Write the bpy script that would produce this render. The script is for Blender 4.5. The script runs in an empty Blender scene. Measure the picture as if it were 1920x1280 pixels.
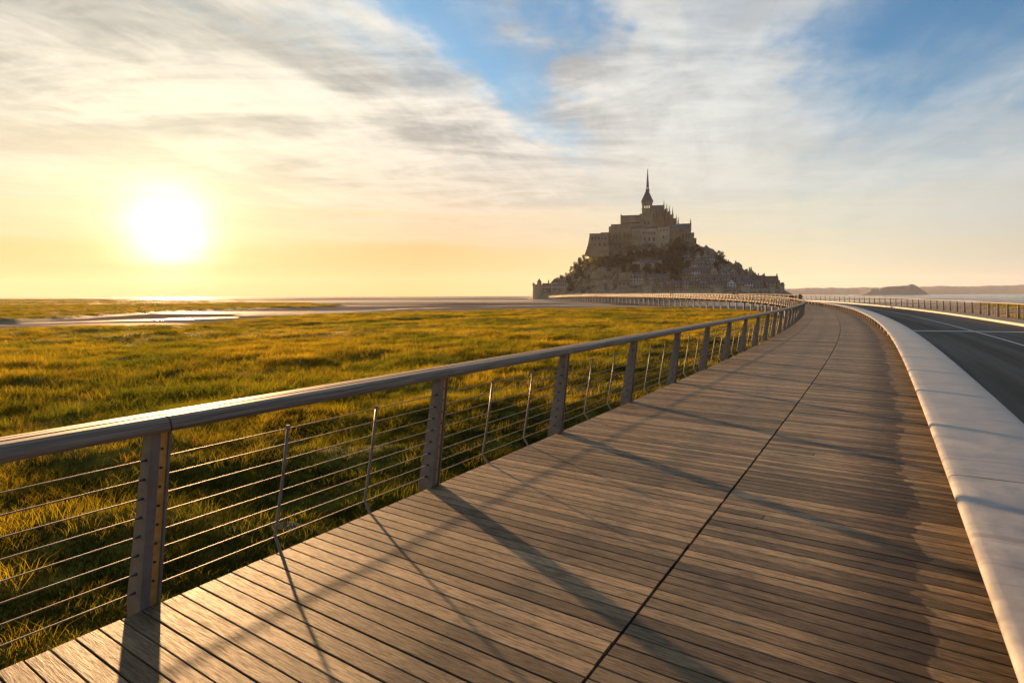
import bpy, bmesh, math, random
import numpy as np
from mathutils import Vector, Matrix

random.seed(7)
rng = np.random.default_rng(11)
R = math.radians
scene = bpy.context.scene
col = scene.collection

# ------------------------------------------------------------------ camera
FPX, EYE = 1067.0, 1.8                     # focal length in pixels of a 1920 wide frame, eye height above the deck
PITCH, ROLL = math.atan(86.26 / FPX), math.atan(0.0036)
fw = np.array([0, math.cos(PITCH), -math.sin(PITCH)])
r0 = np.array([1.0, 0, 0]); u0 = np.cross(r0, fw)
rt = math.cos(ROLL) * r0 - math.sin(ROLL) * u0
up = math.cos(ROLL) * u0 + math.sin(ROLL) * r0
cam_data = bpy.data.cameras.new('camera')
cam = bpy.data.objects.new('camera', cam_data); col.objects.link(cam)
m = Matrix(((rt[0], up[0], -fw[0], 0), (rt[1], up[1], -fw[1], 0), (rt[2], up[2], -fw[2], EYE), (0, 0, 0, 1)))
cam.matrix_world = m
cam_data.sensor_width = 36; cam_data.lens = FPX / 1920 * 36
cam_data.clip_start = 0.05; cam_data.clip_end = 30000
scene.camera = cam

# ------------------------------------------------------------------ exposure
scene.view_settings.view_transform = 'Standard'
scene.view_settings.look = 'None'
scene.view_settings.exposure = 2.0
scene.view_settings.gamma = 1.0
scene.view_settings.use_curve_mapping = False
K = 0.25                                   # display value 1 = radiance K at this exposure
scene.cycles.use_denoising = True
scene.cycles.max_bounces = 8
scene.cycles.volume_bounces = 0
scene.cycles.transparent_max_bounces = 8
scene.cycles.sample_clamp_indirect = 4.0

# ------------------------------------------------------------------ sun
SUN_AZ, SUN_EL = R(-30.7), R(5.7)
sdir = Vector((math.sin(SUN_AZ) * math.cos(SUN_EL), math.cos(SUN_AZ) * math.cos(SUN_EL), math.sin(SUN_EL)))
sun_data = bpy.data.lights.new('sun', 'SUN')
sun_data.energy = 4.9; sun_data.angle = R(1.1); sun_data.color = (1.0, 0.57, 0.25)
sun = bpy.data.objects.new('sun', sun_data); col.objects.link(sun)
sun.rotation_euler = (-sdir).to_track_quat('-Z', 'Y').to_euler()

# ------------------------------------------------------------------ world: low evening sky with cirrus sheets
world = bpy.data.worlds.new('World'); scene.world = world; world.use_nodes = True
NT = world.node_tree; NT.nodes.clear()

class NB:
    """tiny helper to write shader maths"""
    def __init__(s, tree): s.t = tree; s.n = tree.nodes; s.l = tree.links
    def node(s, typ, **kw):
        n = s.n.new(typ)
        for k, v in kw.items(): setattr(n, k, v)
        return n
    def put(s, sock, v):
        if v is None: return
        if isinstance(v, (int, float)):
            if hasattr(sock.default_value, '__len__'): sock.default_value = [v] * 3 + ([1] if len(sock.default_value) == 4 else [])
            else: sock.default_value = v
        elif isinstance(v, (tuple, list)):
            if len(sock.default_value) == 4 and len(v) == 3: v = (*v, 1)
            sock.default_value = v
        else: s.l.new(v, sock)
    def m(s, op, a, b=None, c=None, clamp=False):
        n = s.node('ShaderNodeMath', operation=op, use_clamp=clamp)
        s.put(n.inputs[0], a); s.put(n.inputs[1], b); s.put(n.inputs[2], c)
        return n.outputs[0]
    def v(s, op, a, b=None):
        n = s.node('ShaderNodeVectorMath', operation=op)
        s.put(n.inputs[0], a); s.put(n.inputs[1], b)
        return n.outputs['Value'] if op in ('DOT_PRODUCT', 'LENGTH') else n.outputs[0]
    def comb(s, x, y, z):
        n = s.node('ShaderNodeCombineXYZ'); s.put(n.inputs[0], x); s.put(n.inputs[1], y); s.put(n.inputs[2], z)
        return n.outputs[0]
    def sep(s, v):
        n = s.node('ShaderNodeSeparateXYZ'); s.put(n.inputs[0], v); return n.outputs
    def noise(s, vec, scale, detail=4, rough=0.55, dist=0.0):
        n = s.node('ShaderNodeTexNoise'); s.put(n.inputs['Vector'], vec)
        n.inputs['Scale'].default_value = scale; n.inputs['Detail'].default_value = detail
        n.inputs['Roughness'].default_value = rough; n.inputs['Distortion'].default_value = dist
        return n.outputs[0]
    def ramp(s, fac, stops, interp='LINEAR'):
        n = s.node('ShaderNodeValToRGB'); e = n.color_ramp.elements; n.color_ramp.interpolation = interp
        while len(e) < len(stops): e.new(0.5)
        for i, (p, c) in enumerate(stops):
            e[i].position = p
            e[i].color = (c, c, c, 1) if isinstance(c, (int, float)) else (*c, 1)
        s.put(n.inputs[0], fac); return n.outputs[0]
    def mix(s, f, a, b, mode='MIX'):
        n = s.node('ShaderNodeMix', data_type='RGBA', blend_type=mode)
        s.put(n.inputs[0], f); s.put(n.inputs[6], a); s.put(n.inputs[7], b)
        return n.outputs[2]
    def maprange(s, v, a, b, c=0.0, d=1.0, smooth=True):
        n = s.node('ShaderNodeMapRange', interpolation_type='SMOOTHSTEP' if smooth else 'LINEAR')
        s.put(n.inputs[0], v)
        for i, q in enumerate((a, b, c, d)): n.inputs[1 + i].default_value = q
        return n.outputs[0]
    def scale(s, colr, f):
        n = s.node('ShaderNodeVectorMath', operation='SCALE'); s.put(n.inputs[0], colr); s.put(n.inputs['Scale'], f)
        return n.outputs[0]

w = NB(NT)
tc = w.node('ShaderNodeTexCoord').outputs['Generated']
dirv = w.v('NORMALIZE', tc)
X, Y, Z = w.sep(dirv)[:3]
Zc = w.m('MAXIMUM', Z, 0.0)
# sky texture: clear air between the clouds
sky = w.node('ShaderNodeTexSky', sky_type='NISHITA', sun_disc=False)
sky.sun_elevation = SUN_EL; sky.sun_rotation = SUN_AZ
sky.altitude = 0; sky.air_density = 1.0; sky.dust_density = 1.2; sky.ozone_density = 2.0
clear = w.mix(1.0, w.scale(sky.outputs[0], 0.050), (0.55, 0.95, 1.22), 'MULTIPLY')
# angle to the sun
cosang = w.v('DOT_PRODUCT', dirv, tuple(sdir))
ang = w.m('ARCCOSINE', w.m('MINIMUM', cosang, 1.0))        # radians
# planar cloud coordinates; bands run towards the horizon behind the mount
pz = w.m('ADD', Zc, 0.035)
px_ = w.m('DIVIDE', X, pz); py_ = w.m('DIVIDE', Y, pz)
A0 = R(17.7)
U = w.m('SUBTRACT', w.m('MULTIPLY', px_, math.cos(A0)), w.m('MULTIPLY', py_, math.sin(A0)))
V = w.m('ADD', w.m('MULTIPLY', px_, math.sin(A0)), w.m('MULTIPLY', py_, math.cos(A0)))
warp = w.noise(w.comb(w.m('MULTIPLY', U, 0.7), w.m('MULTIPLY', V, 0.45), 3.1), 1.0, 5, 0.6)
warp2 = w.noise(w.comb(U, w.m('MULTIPLY', V, 0.8), 7.7), 2.6, 5, 0.6)
Uw = w.m('ADD', U, w.m('ADD', w.m('MULTIPLY', w.m('SUBTRACT', warp, 0.5), 1.6), w.m('MULTIPLY', w.m('SUBTRACT', warp2, 0.5), 0.7)))
def P(u): return (u + 4) / 8
cover = w.ramp(w.m('DIVIDE', w.m('ADD', Uw, 4.0), 8.0), [(0, .92), (P(-2.6), .80), (P(-1.6), .86), (P(-1.15), .60), (P(-.95), .62), (P(-.68), .12), (P(-.5), .22), (P(-.22), .80), (P(.15), .70), (P(.45), .26), (P(.8), .04), (P(1.6), .02), (P(2.6), .36), (P(3.6), .6), (1, .6)], 'EASE')
# fine streaks
st = w.noise(w.comb(w.m('MULTIPLY', U, 1.6), w.m('MULTIPLY', V, 0.55), 1.3), 1.7, 8, 0.62, 0.5)
st2 = w.noise(w.comb(w.m('MULTIPLY', px_, 0.55), w.m('MULTIPLY', py_, 1.3), 5.3), 1.6, 7, 0.6, 0.6)
cov = w.m('ADD', cover, w.m('MULTIPLY', w.m('SUBTRACT', st, 0.5), 0.9))
cov = w.m('ADD', cov, w.m('MULTIPLY', w.m('SUBTRACT', st2, 0.5), 0.35))
low = w.maprange(Z, 0.12, 0.40, 0.70, 0.0)
cov = w.m('ADD', cov, low)
cov = w.maprange(cov, 0.02, 0.85, 0.0, 0.93)
# cloud light: white near the sun, cooler and dimmer away from it
near = w.ramp(w.m('DIVIDE', ang, math.pi), [(0.0, (.96, .82, .58)), (0.10, (.93, .84, .68)), (0.18, (.84, .79, .71)), (0.27, (.76, .77, .73)), (0.38, (.62, .68, .71)), (0.6, (.34, .33, .33)), (1.0, (.30, .285, .27))])
belly = w.noise(w.comb(w.m('MULTIPLY', px_, 0.55), w.m('MULTIPLY', py_, 1.25), 9.1), 1.15, 9, 0.62, 0.9)
belly2 = w.noise(w.comb(w.m('MULTIPLY', U, 1.5), w.m('MULTIPLY', V, 0.6), 4.4), 1.1, 7, 0.6, 0.7)
bl = w.m('ADD', w.m('MULTIPLY', belly, 0.6), w.m('MULTIPLY', belly2, 0.4))
shade = w.maprange(bl, 0.44, 0.61, 1.10, 0.52)
# less relief down low and away to the right of the sun
relief = w.m('MULTIPLY', w.maprange(Z, 0.05, 0.30, 0.12, 1.0), w.ramp(w.m('DIVIDE', ang, math.pi), [(0, .55), (.16, .85), (.3, .35), (.45, .2), (1, .3)]))
shade = w.m('ADD', 1.0, w.m('MULTIPLY', w.m('SUBTRACT', shade, 1.0), relief))
fib = w.noise(w.comb(w.m('MULTIPLY', px_, .8), w.m('MULTIPLY', py_, 1.7), 2.2), 3.4, 8, 0.62, 1.2)
fib2 = w.noise(w.comb(w.m('MULTIPLY', U, 2.6), w.m('MULTIPLY', V, .7), 8.2), 2.4, 8, 0.62, .9)
fb_ = w.maprange(w.m('ADD', w.m('MULTIPLY', fib, .55), w.m('MULTIPLY', fib2, .45)), .40, .62, .08, -.10)
shade = w.m('ADD', shade, w.m('MULTIPLY', fb_, w.m('ADD', .15, w.m('MULTIPLY', relief, .9))))
greyed = w.mix(w.m('SUBTRACT', 1.06, shade, clamp=True), near, w.mix(1.0, near, (.78, .84, .95), 'MULTIPLY'))
cloud = w.scale(greyed, w.m('MULTIPLY', shade, K))
skycol = w.mix(cov, clear, cloud)
# the deep warm layer along the horizon
hor = w.ramp(w.m('DIVIDE', ang, math.pi), [(0.0, (.98, .59, .19)), (0.12, (.96, .55, .18)), (0.22, (.95, .71, .34)), (0.33, (.88, .77, .46)), (0.45, (.52, .50, .42)), (0.7, (.28, .26, .25)), (1.0, (.24, .23, .23))])
hstre = w.noise(w.comb(w.m('MULTIPLY', X, 1.2), w.m('MULTIPLY', Y, 1.2), w.m('MULTIPLY', Z, 26.0)), 2.2, 6, 0.6, 0.3)
Zh = w.m('ADD', Z, w.m('MULTIPLY', w.m('SUBTRACT', hstre, 0.5), 0.10))
hm = w.ramp(w.m('DIVIDE', w.m('MAXIMUM', Zh, 0.0), 0.5), [(0, 1), (.10, .90), (.22, .52), (.36, .20), (.54, .05), (.7, 0)], 'EASE')
hm = w.m('MULTIPLY', hm, w.m('ADD', 0.0, w.ramp(w.m('DIVIDE', ang, math.pi), [(0, 1), (.2, 1), (.34, .82), (1, .8)])))
skycol = w.mix(hm, skycol, w.scale(hor, K * 0.98))
# aureole round the sun
g1 = w.m('EXPONENT', w.m('MULTIPLY', w.m('POWER', w.m('DIVIDE', ang, R(2.8)), 2.0), -1.0))
g2 = w.m('EXPONENT', w.m('MULTIPLY', ang, -1.0 / R(5.2)))
g3 = w.m('EXPONENT', w.m('MULTIPLY', ang, -1.0 / R(15.0)))
glow = w.mix(1.0, w.mix(1.0, w.scale((1.0, .92, .72), w.m('MULTIPLY', g1, K * 1.5)), w.scale((1.0, .77, .42), w.m('MULTIPLY', g2, K * .40)), 'ADD'),
             w.scale((1.0, .78, .45), w.m('MULTIPLY', g3, K * .08)), 'ADD')
glow = w.scale(glow, w.maprange(hstre, .35, .62, 1.22, .72))
skycol = w.mix(1.0, skycol, glow, 'ADD')
bg = w.node('ShaderNodeBackground'); w.l.new(skycol, bg.inputs[0]); bg.inputs[1].default_value = 1.0
wo = w.node('ShaderNodeOutputWorld'); w.l.new(bg.outputs[0], wo.inputs[0])

# ------------------------------------------------------------------ general helpers
def ray(px, py):
    return fw + (px - 960) / FPX * rt - (py - 640) / FPX * up
def ground_at(px, py, z=-1.8):
    d = ray(px, py); t = (z - EYE) / d[2]; return np.array([0, 0, EYE]) + t * d

def tag(o, label=None, cat=None, group=None, kind=None):
    if label: o['label'] = label
    if cat: o['category'] = cat
    if group: o['group'] = group
    if kind: o['kind'] = kind
    return o
def empty(name, loc=(0, 0, 0), rz=0.0, parent=None):
    o = bpy.data.objects.new(name, None); o.location = loc; o.rotation_euler = (0, 0, rz)
    o.empty_display_size = 0.3
    col.objects.link(o); o.parent = parent
    return o
def link(name, mesh, parent=None, loc=(0, 0, 0), rz=0.0, scl=None):
    o = bpy.data.objects.new(name, mesh); o.location = loc; o.rotation_euler = (0, 0, rz)
    if scl: o.scale = scl
    col.objects.link(o); o.parent = parent
    return o
def copy_tree(o, parent=None):
    c = o.copy(); col.objects.link(c); c.parent = parent
    for ch in list(o.children): copy_tree(ch, c)
    return c

class MB:
    """collects polygons; build() links them as one mesh object"""
    def __init__(s): s.v = []; s.f = []; s.uv = []; s.tone = []; s.mi = []; s.cur = 0
    def add(s, verts, faces, uvs=None, tone=0.0):
        b = len(s.v); s.v += [tuple(map(float, q)) for q in verts]
        for i, f in enumerate(faces):
            s.f.append(tuple(b + k for k in f))
            s.uv.append(uvs[i] if uvs else None); s.tone.append(tone); s.mi.append(s.cur)
    def box(s, lo, hi, tone=0.0):
        x0, y0, z0 = lo; x1, y1, z1 = hi
        s.add([(x0, y0, z0), (x1, y0, z0), (x1, y1, z0), (x0, y1, z0), (x0, y0, z1), (x1, y0, z1), (x1, y1, z1), (x0, y1, z1)],
              [(3, 2, 1, 0), (4, 5, 6, 7), (0, 1, 5, 4), (1, 2, 6, 5), (2, 3, 7, 6), (3, 0, 4, 7)], None, tone)
    def taper(s, c0, hw0, c1, hw1, n=4, rot=math.pi / 4, cap=True):
        """prism / frustum of n sides between two centres with half sizes (x, y)"""
        vs = []
        for c, h in ((c0, hw0), (c1, hw1)):
            for k in range(n):
                a = rot + 2 * math.pi * k / n; f = math.sqrt(2) if n == 4 else 1
                vs.append((c[0] + h[0] * f * math.cos(a), c[1] + h[1] * f * math.sin(a), c[2]))
        fs = [(k, (k + 1) % n, n + (k + 1) % n, n + k) for k in range(n)]
        if cap: fs += [tuple(range(n - 1, -1, -1)), tuple(range(n, 2 * n))]
        s.add(vs, fs)
    def tube(s, pts, rad, n=6, cap=True):
        pts = [Vector(p) for p in pts]
        rads = rad if isinstance(rad, (list, tuple)) else [rad] * len(pts)
        vs = []; N = len(pts)
        for i, p in enumerate(pts):
            t = (pts[min(i + 1, N - 1)] - pts[max(i - 1, 0)]).normalized()
            a = Vector((0, 0, 1)) if abs(t.z) < 0.9 else Vector((1, 0, 0))
            b = t.cross(a).normalized(); c = b.cross(t)
            for k in range(n):
                q = 2 * math.pi * k / n
                vs.append(p + rads[i] * (math.cos(q) * b + math.sin(q) * c))
        fs = [(i * n + k, i * n + (k + 1) % n, (i + 1) * n + (k + 1) % n, (i + 1) * n + k) for i in range(N - 1) for k in range(n)]
        if cap: fs += [tuple(range(n - 1, -1, -1)), tuple((N - 1) * n + k for k in range(n))]
        s.add(vs, fs)
    def mesh(s, name, mats, smooth=False, origin=(0, 0, 0)):
        me = bpy.data.meshes.new(name)
        v = np.array(s.v, float).reshape(-1, 3) - np.array(origin, float)
        me.from_pydata(v.tolist(), [], s.f)
        if any(u is not None for u in s.uv):
            L = me.uv_layers.new(name='UVMap')
            flat = []
            for u, f in zip(s.uv, s.f):
                for k in range(len(f)): flat += list(u[k]) if u else [0.0, 0.0]
            L.data.foreach_set('uv', flat)
        if any(s.tone):
            at = me.attributes.new('tone', 'FLOAT', 'FACE'); at.data.foreach_set('value', [float(t) for t in s.tone])
        for mm in (mats if isinstance(mats, (list, tuple)) else [mats]): me.materials.append(mm)
        if any(s.mi): me.polygons.foreach_set('material_index', s.mi)
        if smooth: me.polygons.foreach_set('use_smooth', [True] * len(me.polygons))
        me.update(); return me
    def build(s, name, mats, parent=None, smooth=False, kind=None, loc=(0, 0, 0), origin=(0, 0, 0)):
        o = link(name, s.mesh(name, mats, smooth, origin), parent, loc)
        if kind: o['kind'] = kind
        return o

# ------------------------------------------------------------------ materials
def material(name):
    mt = bpy.data.materials.new(name); mt.use_nodes = True
    t = mt.node_tree; t.nodes.clear(); b = NB(t)
    out = b.node('ShaderNodeOutputMaterial'); p = b.node('ShaderNodeBsdfPrincipled')
    t.links.new(p.outputs[0], out.inputs[0])
    return mt, b, p, out
def bump(b, p, h, strength, dist):
    n = b.node('ShaderNodeBump'); n.inputs['Strength'].default_value = strength; n.inputs['Distance'].default_value = dist
    b.put(n.inputs['Height'], h); b.l.new(n.outputs[0], p.inputs['Normal'])
def simple(name, c1, c2, scale=3.0, rough=0.8, metal=0.0, bumpd=0.0, spec=0.5, detail=6, coord='Object', stretch=(1, 1, 1)):
    mt, b, p, _ = material(name)
    co = b.node('ShaderNodeTexCoord').outputs[coord]
    co = b.v('MULTIPLY', co, stretch)
    n = b.noise(co, scale, detail, 0.62)
    b.put(p.inputs['Base Color'], b.mix(b.maprange(n, .3, .7), c1, c2))
    p.inputs['Roughness'].default_value = rough; p.inputs['Metallic'].default_value = metal
    p.inputs['Specular IOR Level'].default_value = spec
    if bumpd: bump(b, p, n, 0.6, bumpd)
    return mt

# weathered deck boards: uv = (metres across the deck, metres along the board width)
mt, b, p, _ = material('weathered_oak_deck'); M_DECK = mt
uv = b.node('ShaderNodeUVMap').outputs[0]
rnd = b.node('ShaderNodeObjectInfo').outputs['Random']
ton = b.node('ShaderNodeAttribute', attribute_name='tone').outputs['Fac']
r = b.m('FRACT', b.m('ADD', rnd, b.m('MULTIPLY', ton, 1.0)))
su, sv = b.sep(uv)[:2]
off = b.m('MULTIPLY', r, 91.0)
gco = b.comb(b.m('ADD', b.m('MULTIPLY', su, 3.6), off), b.m('ADD', b.m('MULTIPLY', sv, 42.0), off), off)
grain = b.noise(gco, 2.2, 7, 0.68, 0.35)
fine = b.noise(b.comb(b.m('MULTIPLY', su, 9.0), b.m('MULTIPLY', sv, 190.0), off), 1.5, 5, 0.7)
blot = b.noise(b.comb(b.m('ADD', b.m('MULTIPLY', su, 2.0), off), b.m('MULTIPLY', sv, 5.0), off), 1.2, 5, 0.6)
base = b.mix(b.maprange(grain, .32, .66), (.044, .030, .015), (.265, .190, .102))
base = b.mix(b.maprange(fine, .35, .75, 0, .55), base, (.30, .21, .12))
r2 = b.m('FRACT', b.m('MULTIPLY', r, 7.31))
base = b.scale(base, b.m('ADD', 0.40, b.m('MULTIPLY', b.m('POWER', r2, 1.3), 1.15)))
base = b.mix(b.maprange(blot, .50, .68, 0, .75), base, b.mix(1.0, base, (.50, .45, .40), 'MULTIPLY'))
# run-off stain along the foot of the bench, wavy inner edge
wp = b.node('ShaderNodeNewGeometry').outputs['Position']
wv = b.noise(wp, 1.9, 4, 0.55)
wv2 = b.noise(wp, 0.55, 2, 0.5)
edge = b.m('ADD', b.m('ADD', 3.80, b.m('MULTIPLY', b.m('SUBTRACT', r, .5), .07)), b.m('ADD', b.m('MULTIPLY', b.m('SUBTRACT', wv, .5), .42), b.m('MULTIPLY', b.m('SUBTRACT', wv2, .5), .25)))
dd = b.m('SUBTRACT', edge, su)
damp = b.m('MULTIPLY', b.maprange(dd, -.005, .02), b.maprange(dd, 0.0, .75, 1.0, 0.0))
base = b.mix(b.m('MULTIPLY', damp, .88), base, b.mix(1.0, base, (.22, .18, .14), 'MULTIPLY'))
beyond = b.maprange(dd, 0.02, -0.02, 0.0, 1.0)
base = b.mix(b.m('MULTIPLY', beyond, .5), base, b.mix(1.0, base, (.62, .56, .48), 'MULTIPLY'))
b.put(p.inputs['Base Color'], base)
b.put(p.inputs['Roughness'], b.maprange(grain, .3, .7, .70, .56))
p.inputs['Specular IOR Level'].default_value = 0.28
bump(b, p, b.m('ADD', grain, b.m('MULTIPLY', fine, .5)), 0.7, 0.004)

# grey hardwood of the handrail
mt, b, p, _ = material('silvered_handrail_wood'); M_RAIL = mt
uv = b.node('ShaderNodeUVMap').outputs[0]; su, sv = b.sep(uv)[:2]
rnd = b.node('ShaderNodeObjectInfo').outputs['Random']; off = b.m('MULTIPLY', rnd, 50.0)
g = b.noise(b.comb(b.m('MULTIPLY', su, 60.0), b.m('ADD', b.m('MULTIPLY', sv, 1.6), off), off), 1.0, 7, .65, .3)
base = b.mix(b.maprange(g, .3, .7), (.09, .075, .058), (.26, .215, .16))
b.put(p.inputs['Base Color'], base); p.inputs['Roughness'].default_value = .62; p.inputs['Specular IOR Level'].default_value = .3
bump(b, p, g, .5, .003)

M_STEEL = simple('painted_grey_steel', (.13, .112, .094), (.19, .168, .145), 9, .45, 0.0, 0, .5)
M_ORANGE = simple('orange_brown_insert', (.50, .24, .05), (.66, .34, .08), 14, .6)
M_CABLE = simple('stainless_cable', (.17, .145, .11), (.24, .205, .16), 30, .6, .2)
M_FIT = simple('dark_cable_fitting', (.05, .045, .04), (.08, .07, .06), 20, .4, .6)
M_DARK = simple('dark_substructure', (.035, .032, .03), (.06, .055, .05), 4, .8)
M_PILE = simple('pale_concrete_pile', (.34, .31, .27), (.46, .42, .36), 1.5, .75)

# bench slab
mt, b, p, _ = material('pale_cast_stone'); M_BENCH = mt
uv = b.node('ShaderNodeUVMap').outputs[0]; su, sv = b.sep(uv)[:2]
n1 = b.noise(b.comb(b.m('MULTIPLY', su, 1.3), b.m('MULTIPLY', sv, 1.0), 0.0), 2.4, 7, .62, .4)
n2 = b.noise(b.comb(b.m('MULTIPLY', su, 0.7), b.m('MULTIPLY', sv, 7.0), 3.0), 1.5, 6, .65, .8)
n3 = b.noise(b.comb(su, sv, 8.0), 90, 3, .7)
base = b.mix(b.maprange(n1, .3, .7), (.155, .150, .146), (.300, .290, .278))
line = b.maprange(n2, .54, .63, 0, .62)
base = b.mix(line, base, (.13, .115, .108))
base = b.mix(b.maprange(b.noise(b.comb(b.m('MULTIPLY', su, 2.5), b.m('MULTIPLY', sv, 1.6), 5.0), 3.0, 8, .7), .50, .70, 0, .35), base, (.16, .135, .115))
base = b.mix(b.maprange(n3, .62, .72, 0, .35), base, (.14, .125, .115))
b.put(p.inputs['Base Color'], base)
b.put(p.inputs['Roughness'], b.maprange(n1, .3, .7, .34, .5)); p.inputs['Specular IOR Level'].default_value = .45
bump(b, p, b.m('ADD', n1, b.m('MULTIPLY', n3, .12)), .25, .01)

# asphalt, uv = (offset, distance along)
mt, b, p, _ = material('worn_asphalt'); M_ROAD = mt
uv = b.node('ShaderNodeUVMap').outputs[0]; su, sv = b.sep(uv)[:2]
lanes = b.noise(b.comb(b.m('MULTIPLY', su, 1.0), b.m('MULTIPLY', sv, .03), 0), 1.1, 4, .6)
gr = b.noise(b.comb(su, sv, 0), 60, 4, .7)
pat = b.noise(b.comb(b.m('MULTIPLY', su, .5), b.m('MULTIPLY', sv, .15), 5), 1.5, 5, .6)
base = b.mix(b.maprange(lanes, .35, .65), (.038, .029, .020), (.072, .055, .039))
tw_ = b.m('MULTIPLY', b.m('SINE', b.m('MULTIPLY', b.m('ADD', su, .25), 3.7)), .5)
base = b.mix(b.m('MULTIPLY', b.m('ADD', tw_, .5), b.maprange(lanes, .3, .6, .15, .7)), base, (.085, .068, .052))
base = b.mix(b.maprange(gr, .45, .75, 0, .6), base, (.085, .070, .055))
base = b.mix(b.maprange(pat, .55, .75, 0, .4), base, (.075, .064, .052))
b.put(p.inputs['Base Color'], base)
b.put(p.inputs['Roughness'], b.maprange(lanes, .3, .7, .78, .62)); p.inputs['Specular IOR Level'].default_value = .10
bump(b, p, gr, .6, .006)
M_PAINT = simple('worn_road_paint', (.42, .38, .33), (.60, .55, .48), 12, .65)
M_KERB = simple('pale_kerb_stone', (.26, .22, .18), (.38, .32, .27), 2, .55)
M_WALK = simple('brown_grey_walkway', (.10, .088, .078), (.16, .14, .125), 5, .7)

# marsh ground and tidal flats
mt, b, p, _ = material('marsh_and_flats'); M_GROUND = mt
wp = b.node('ShaderNodeNewGeometry').outputs['Position']
mk = b.node('ShaderNodeAttribute', attribute_name='marsh').outputs['Fac']
n1 = b.noise(wp, .035, 6, .6); n2 = b.noise(wp, .9, 6, .65); n3 = b.noise(wp, 9, 4, .7)
gx, gy, gz = b.sep(wp)[:3]
streak = b.noise(b.comb(b.m('MULTIPLY', gx, .004), b.m('MULTIPLY', gy, .02), 0), 1.0, 7, .62, .3)
green = b.mix(b.maprange(n1, .38, .62), (.085, .088, .012), (.17, .115, .018))
green = b.mix(b.maprange(n2, .45, .75, 0, .6), green, (.035, .032, .010))
sand = b.mix(b.maprange(streak, .35, .65), (.13, .105, .082), (.24, .205, .17))
wetz = b.maprange(gz, -2.46, -2.36, 1.0, 0.0)
sand = b.mix(b.m('MULTIPLY', wetz, .5), sand, (.12, .10, .085))
b.put(p.inputs['Base Color'], b.mix(mk, sand, green))
b.put(p.inputs['Roughness'], b.mix(mk, b.maprange(streak, .4, .6, .62, .8), .9))
b.put(p.inputs['Specular IOR Level'], b.mix(mk, b.m('MULTIPLY', wetz, .16), .03))
bump(b, p, b.m('ADD', n2, b.m('MULTIPLY', n3, .3)), .8, .12)

mt, b, p, _ = material('still_bay_water'); M_WATER = mt
wp = b.node('ShaderNodeNewGeometry').outputs['Position']; gx, gy, gz = b.sep(wp)[:3]
rip = b.noise(b.comb(b.m('MULTIPLY', gx, .5), b.m('MULTIPLY', gy, 1.0), 0), .8, 4, .6)
wd = b.noise(b.comb(b.m('MULTIPLY', gx, .003), b.m('MULTIPLY', gy, .02), 2), 1.0, 6, .6)
p.inputs['Base Color'].default_value = (.035, .042, .048, 1)
b.put(p.inputs['Roughness'], b.maprange(wd, .4, .62, .10, .32)); p.inputs['IOR'].default_value = 1.333
bump(b, p, rip, .35, .04)

# grass blades, lit through
mt = bpy.data.materials.new('backlit_marsh_grass'); M_GRASS = mt; mt.use_nodes = True; mt.node_tree.nodes.clear(); b = NB(mt.node_tree)
wp = b.node('ShaderNodeNewGeometry').outputs['Position']
a1 = b.noise(b.v('MULTIPLY', wp, (1, .8, .2)), .09, 5, .62); a2 = b.noise(wp, .8, 4, .6)
oi = b.node('ShaderNodeObjectInfo').outputs['Random']
c = b.mix(b.maprange(a1, .40, .60), (.078, .090, .012), (.185, .150, .018))
c = b.mix(b.maprange(a2, .56, .74, 0, .6), c, (.23, .13, .022))
c = b.mix(b.maprange(a2, .48, .30, 0, .6), c, (.045, .068, .010))
c = b.scale(c, b.m('ADD', .65, b.m('MULTIPLY', oi, .7)))
df = b.node('ShaderNodeBsdfDiffuse'); b.put(df.inputs[0], c)
tr = b.node('ShaderNodeBsdfTranslucent'); b.put(tr.inputs[0], b.mix(1.0, c, (1.7, 1.5, .7), 'MULTIPLY'))
mx = b.node('ShaderNodeMixShader'); mx.inputs[0].default_value = .6
b.l.new(df.outputs[0], mx.inputs[1]); b.l.new(tr.outputs[0], mx.inputs[2])
o_ = b.node('ShaderNodeOutputMaterial'); b.l.new(mx.outputs[0], o_.inputs[0])

def leafmat(name, c1, c2):
    mt = bpy.data.materials.new(name); mt.use_nodes = True; mt.node_tree.nodes.clear(); b = NB(mt.node_tree)
    wp = b.node('ShaderNodeNewGeometry').outputs['Position']
    c = b.mix(b.maprange(b.noise(wp, .35, 4, .6), .35, .65), c1, c2)
    df = b.node('ShaderNodeBsdfDiffuse'); b.put(df.inputs[0], c)
    tr = b.node('ShaderNodeBsdfTranslucent'); b.put(tr.inputs[0], c)
    mx = b.node('ShaderNodeMixShader'); mx.inputs[0].default_value = .35
    b.l.new(df.outputs[0], mx.inputs[1]); b.l.new(tr.outputs[0], mx.inputs[2])
    o_ = b.node('ShaderNodeOutputMaterial'); b.l.new(mx.outputs[0], o_.inputs[0])
    return mt
M_GRASSD = leafmat('dark_marsh_grass', (.020, .028, .006), (.075, .075, .010))  # darker colour for the low tufts, densest beside the bridge
M_LEAF = leafmat('dark_foliage', (.016, .020, .006), (.042, .044, .010))
M_LEAFG = leafmat('bright_foliage', (.14, .15, .012), (.26, .23, .025))
M_BARK = simple('bark', (.04, .03, .02), (.07, .055, .04), 3)

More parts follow.
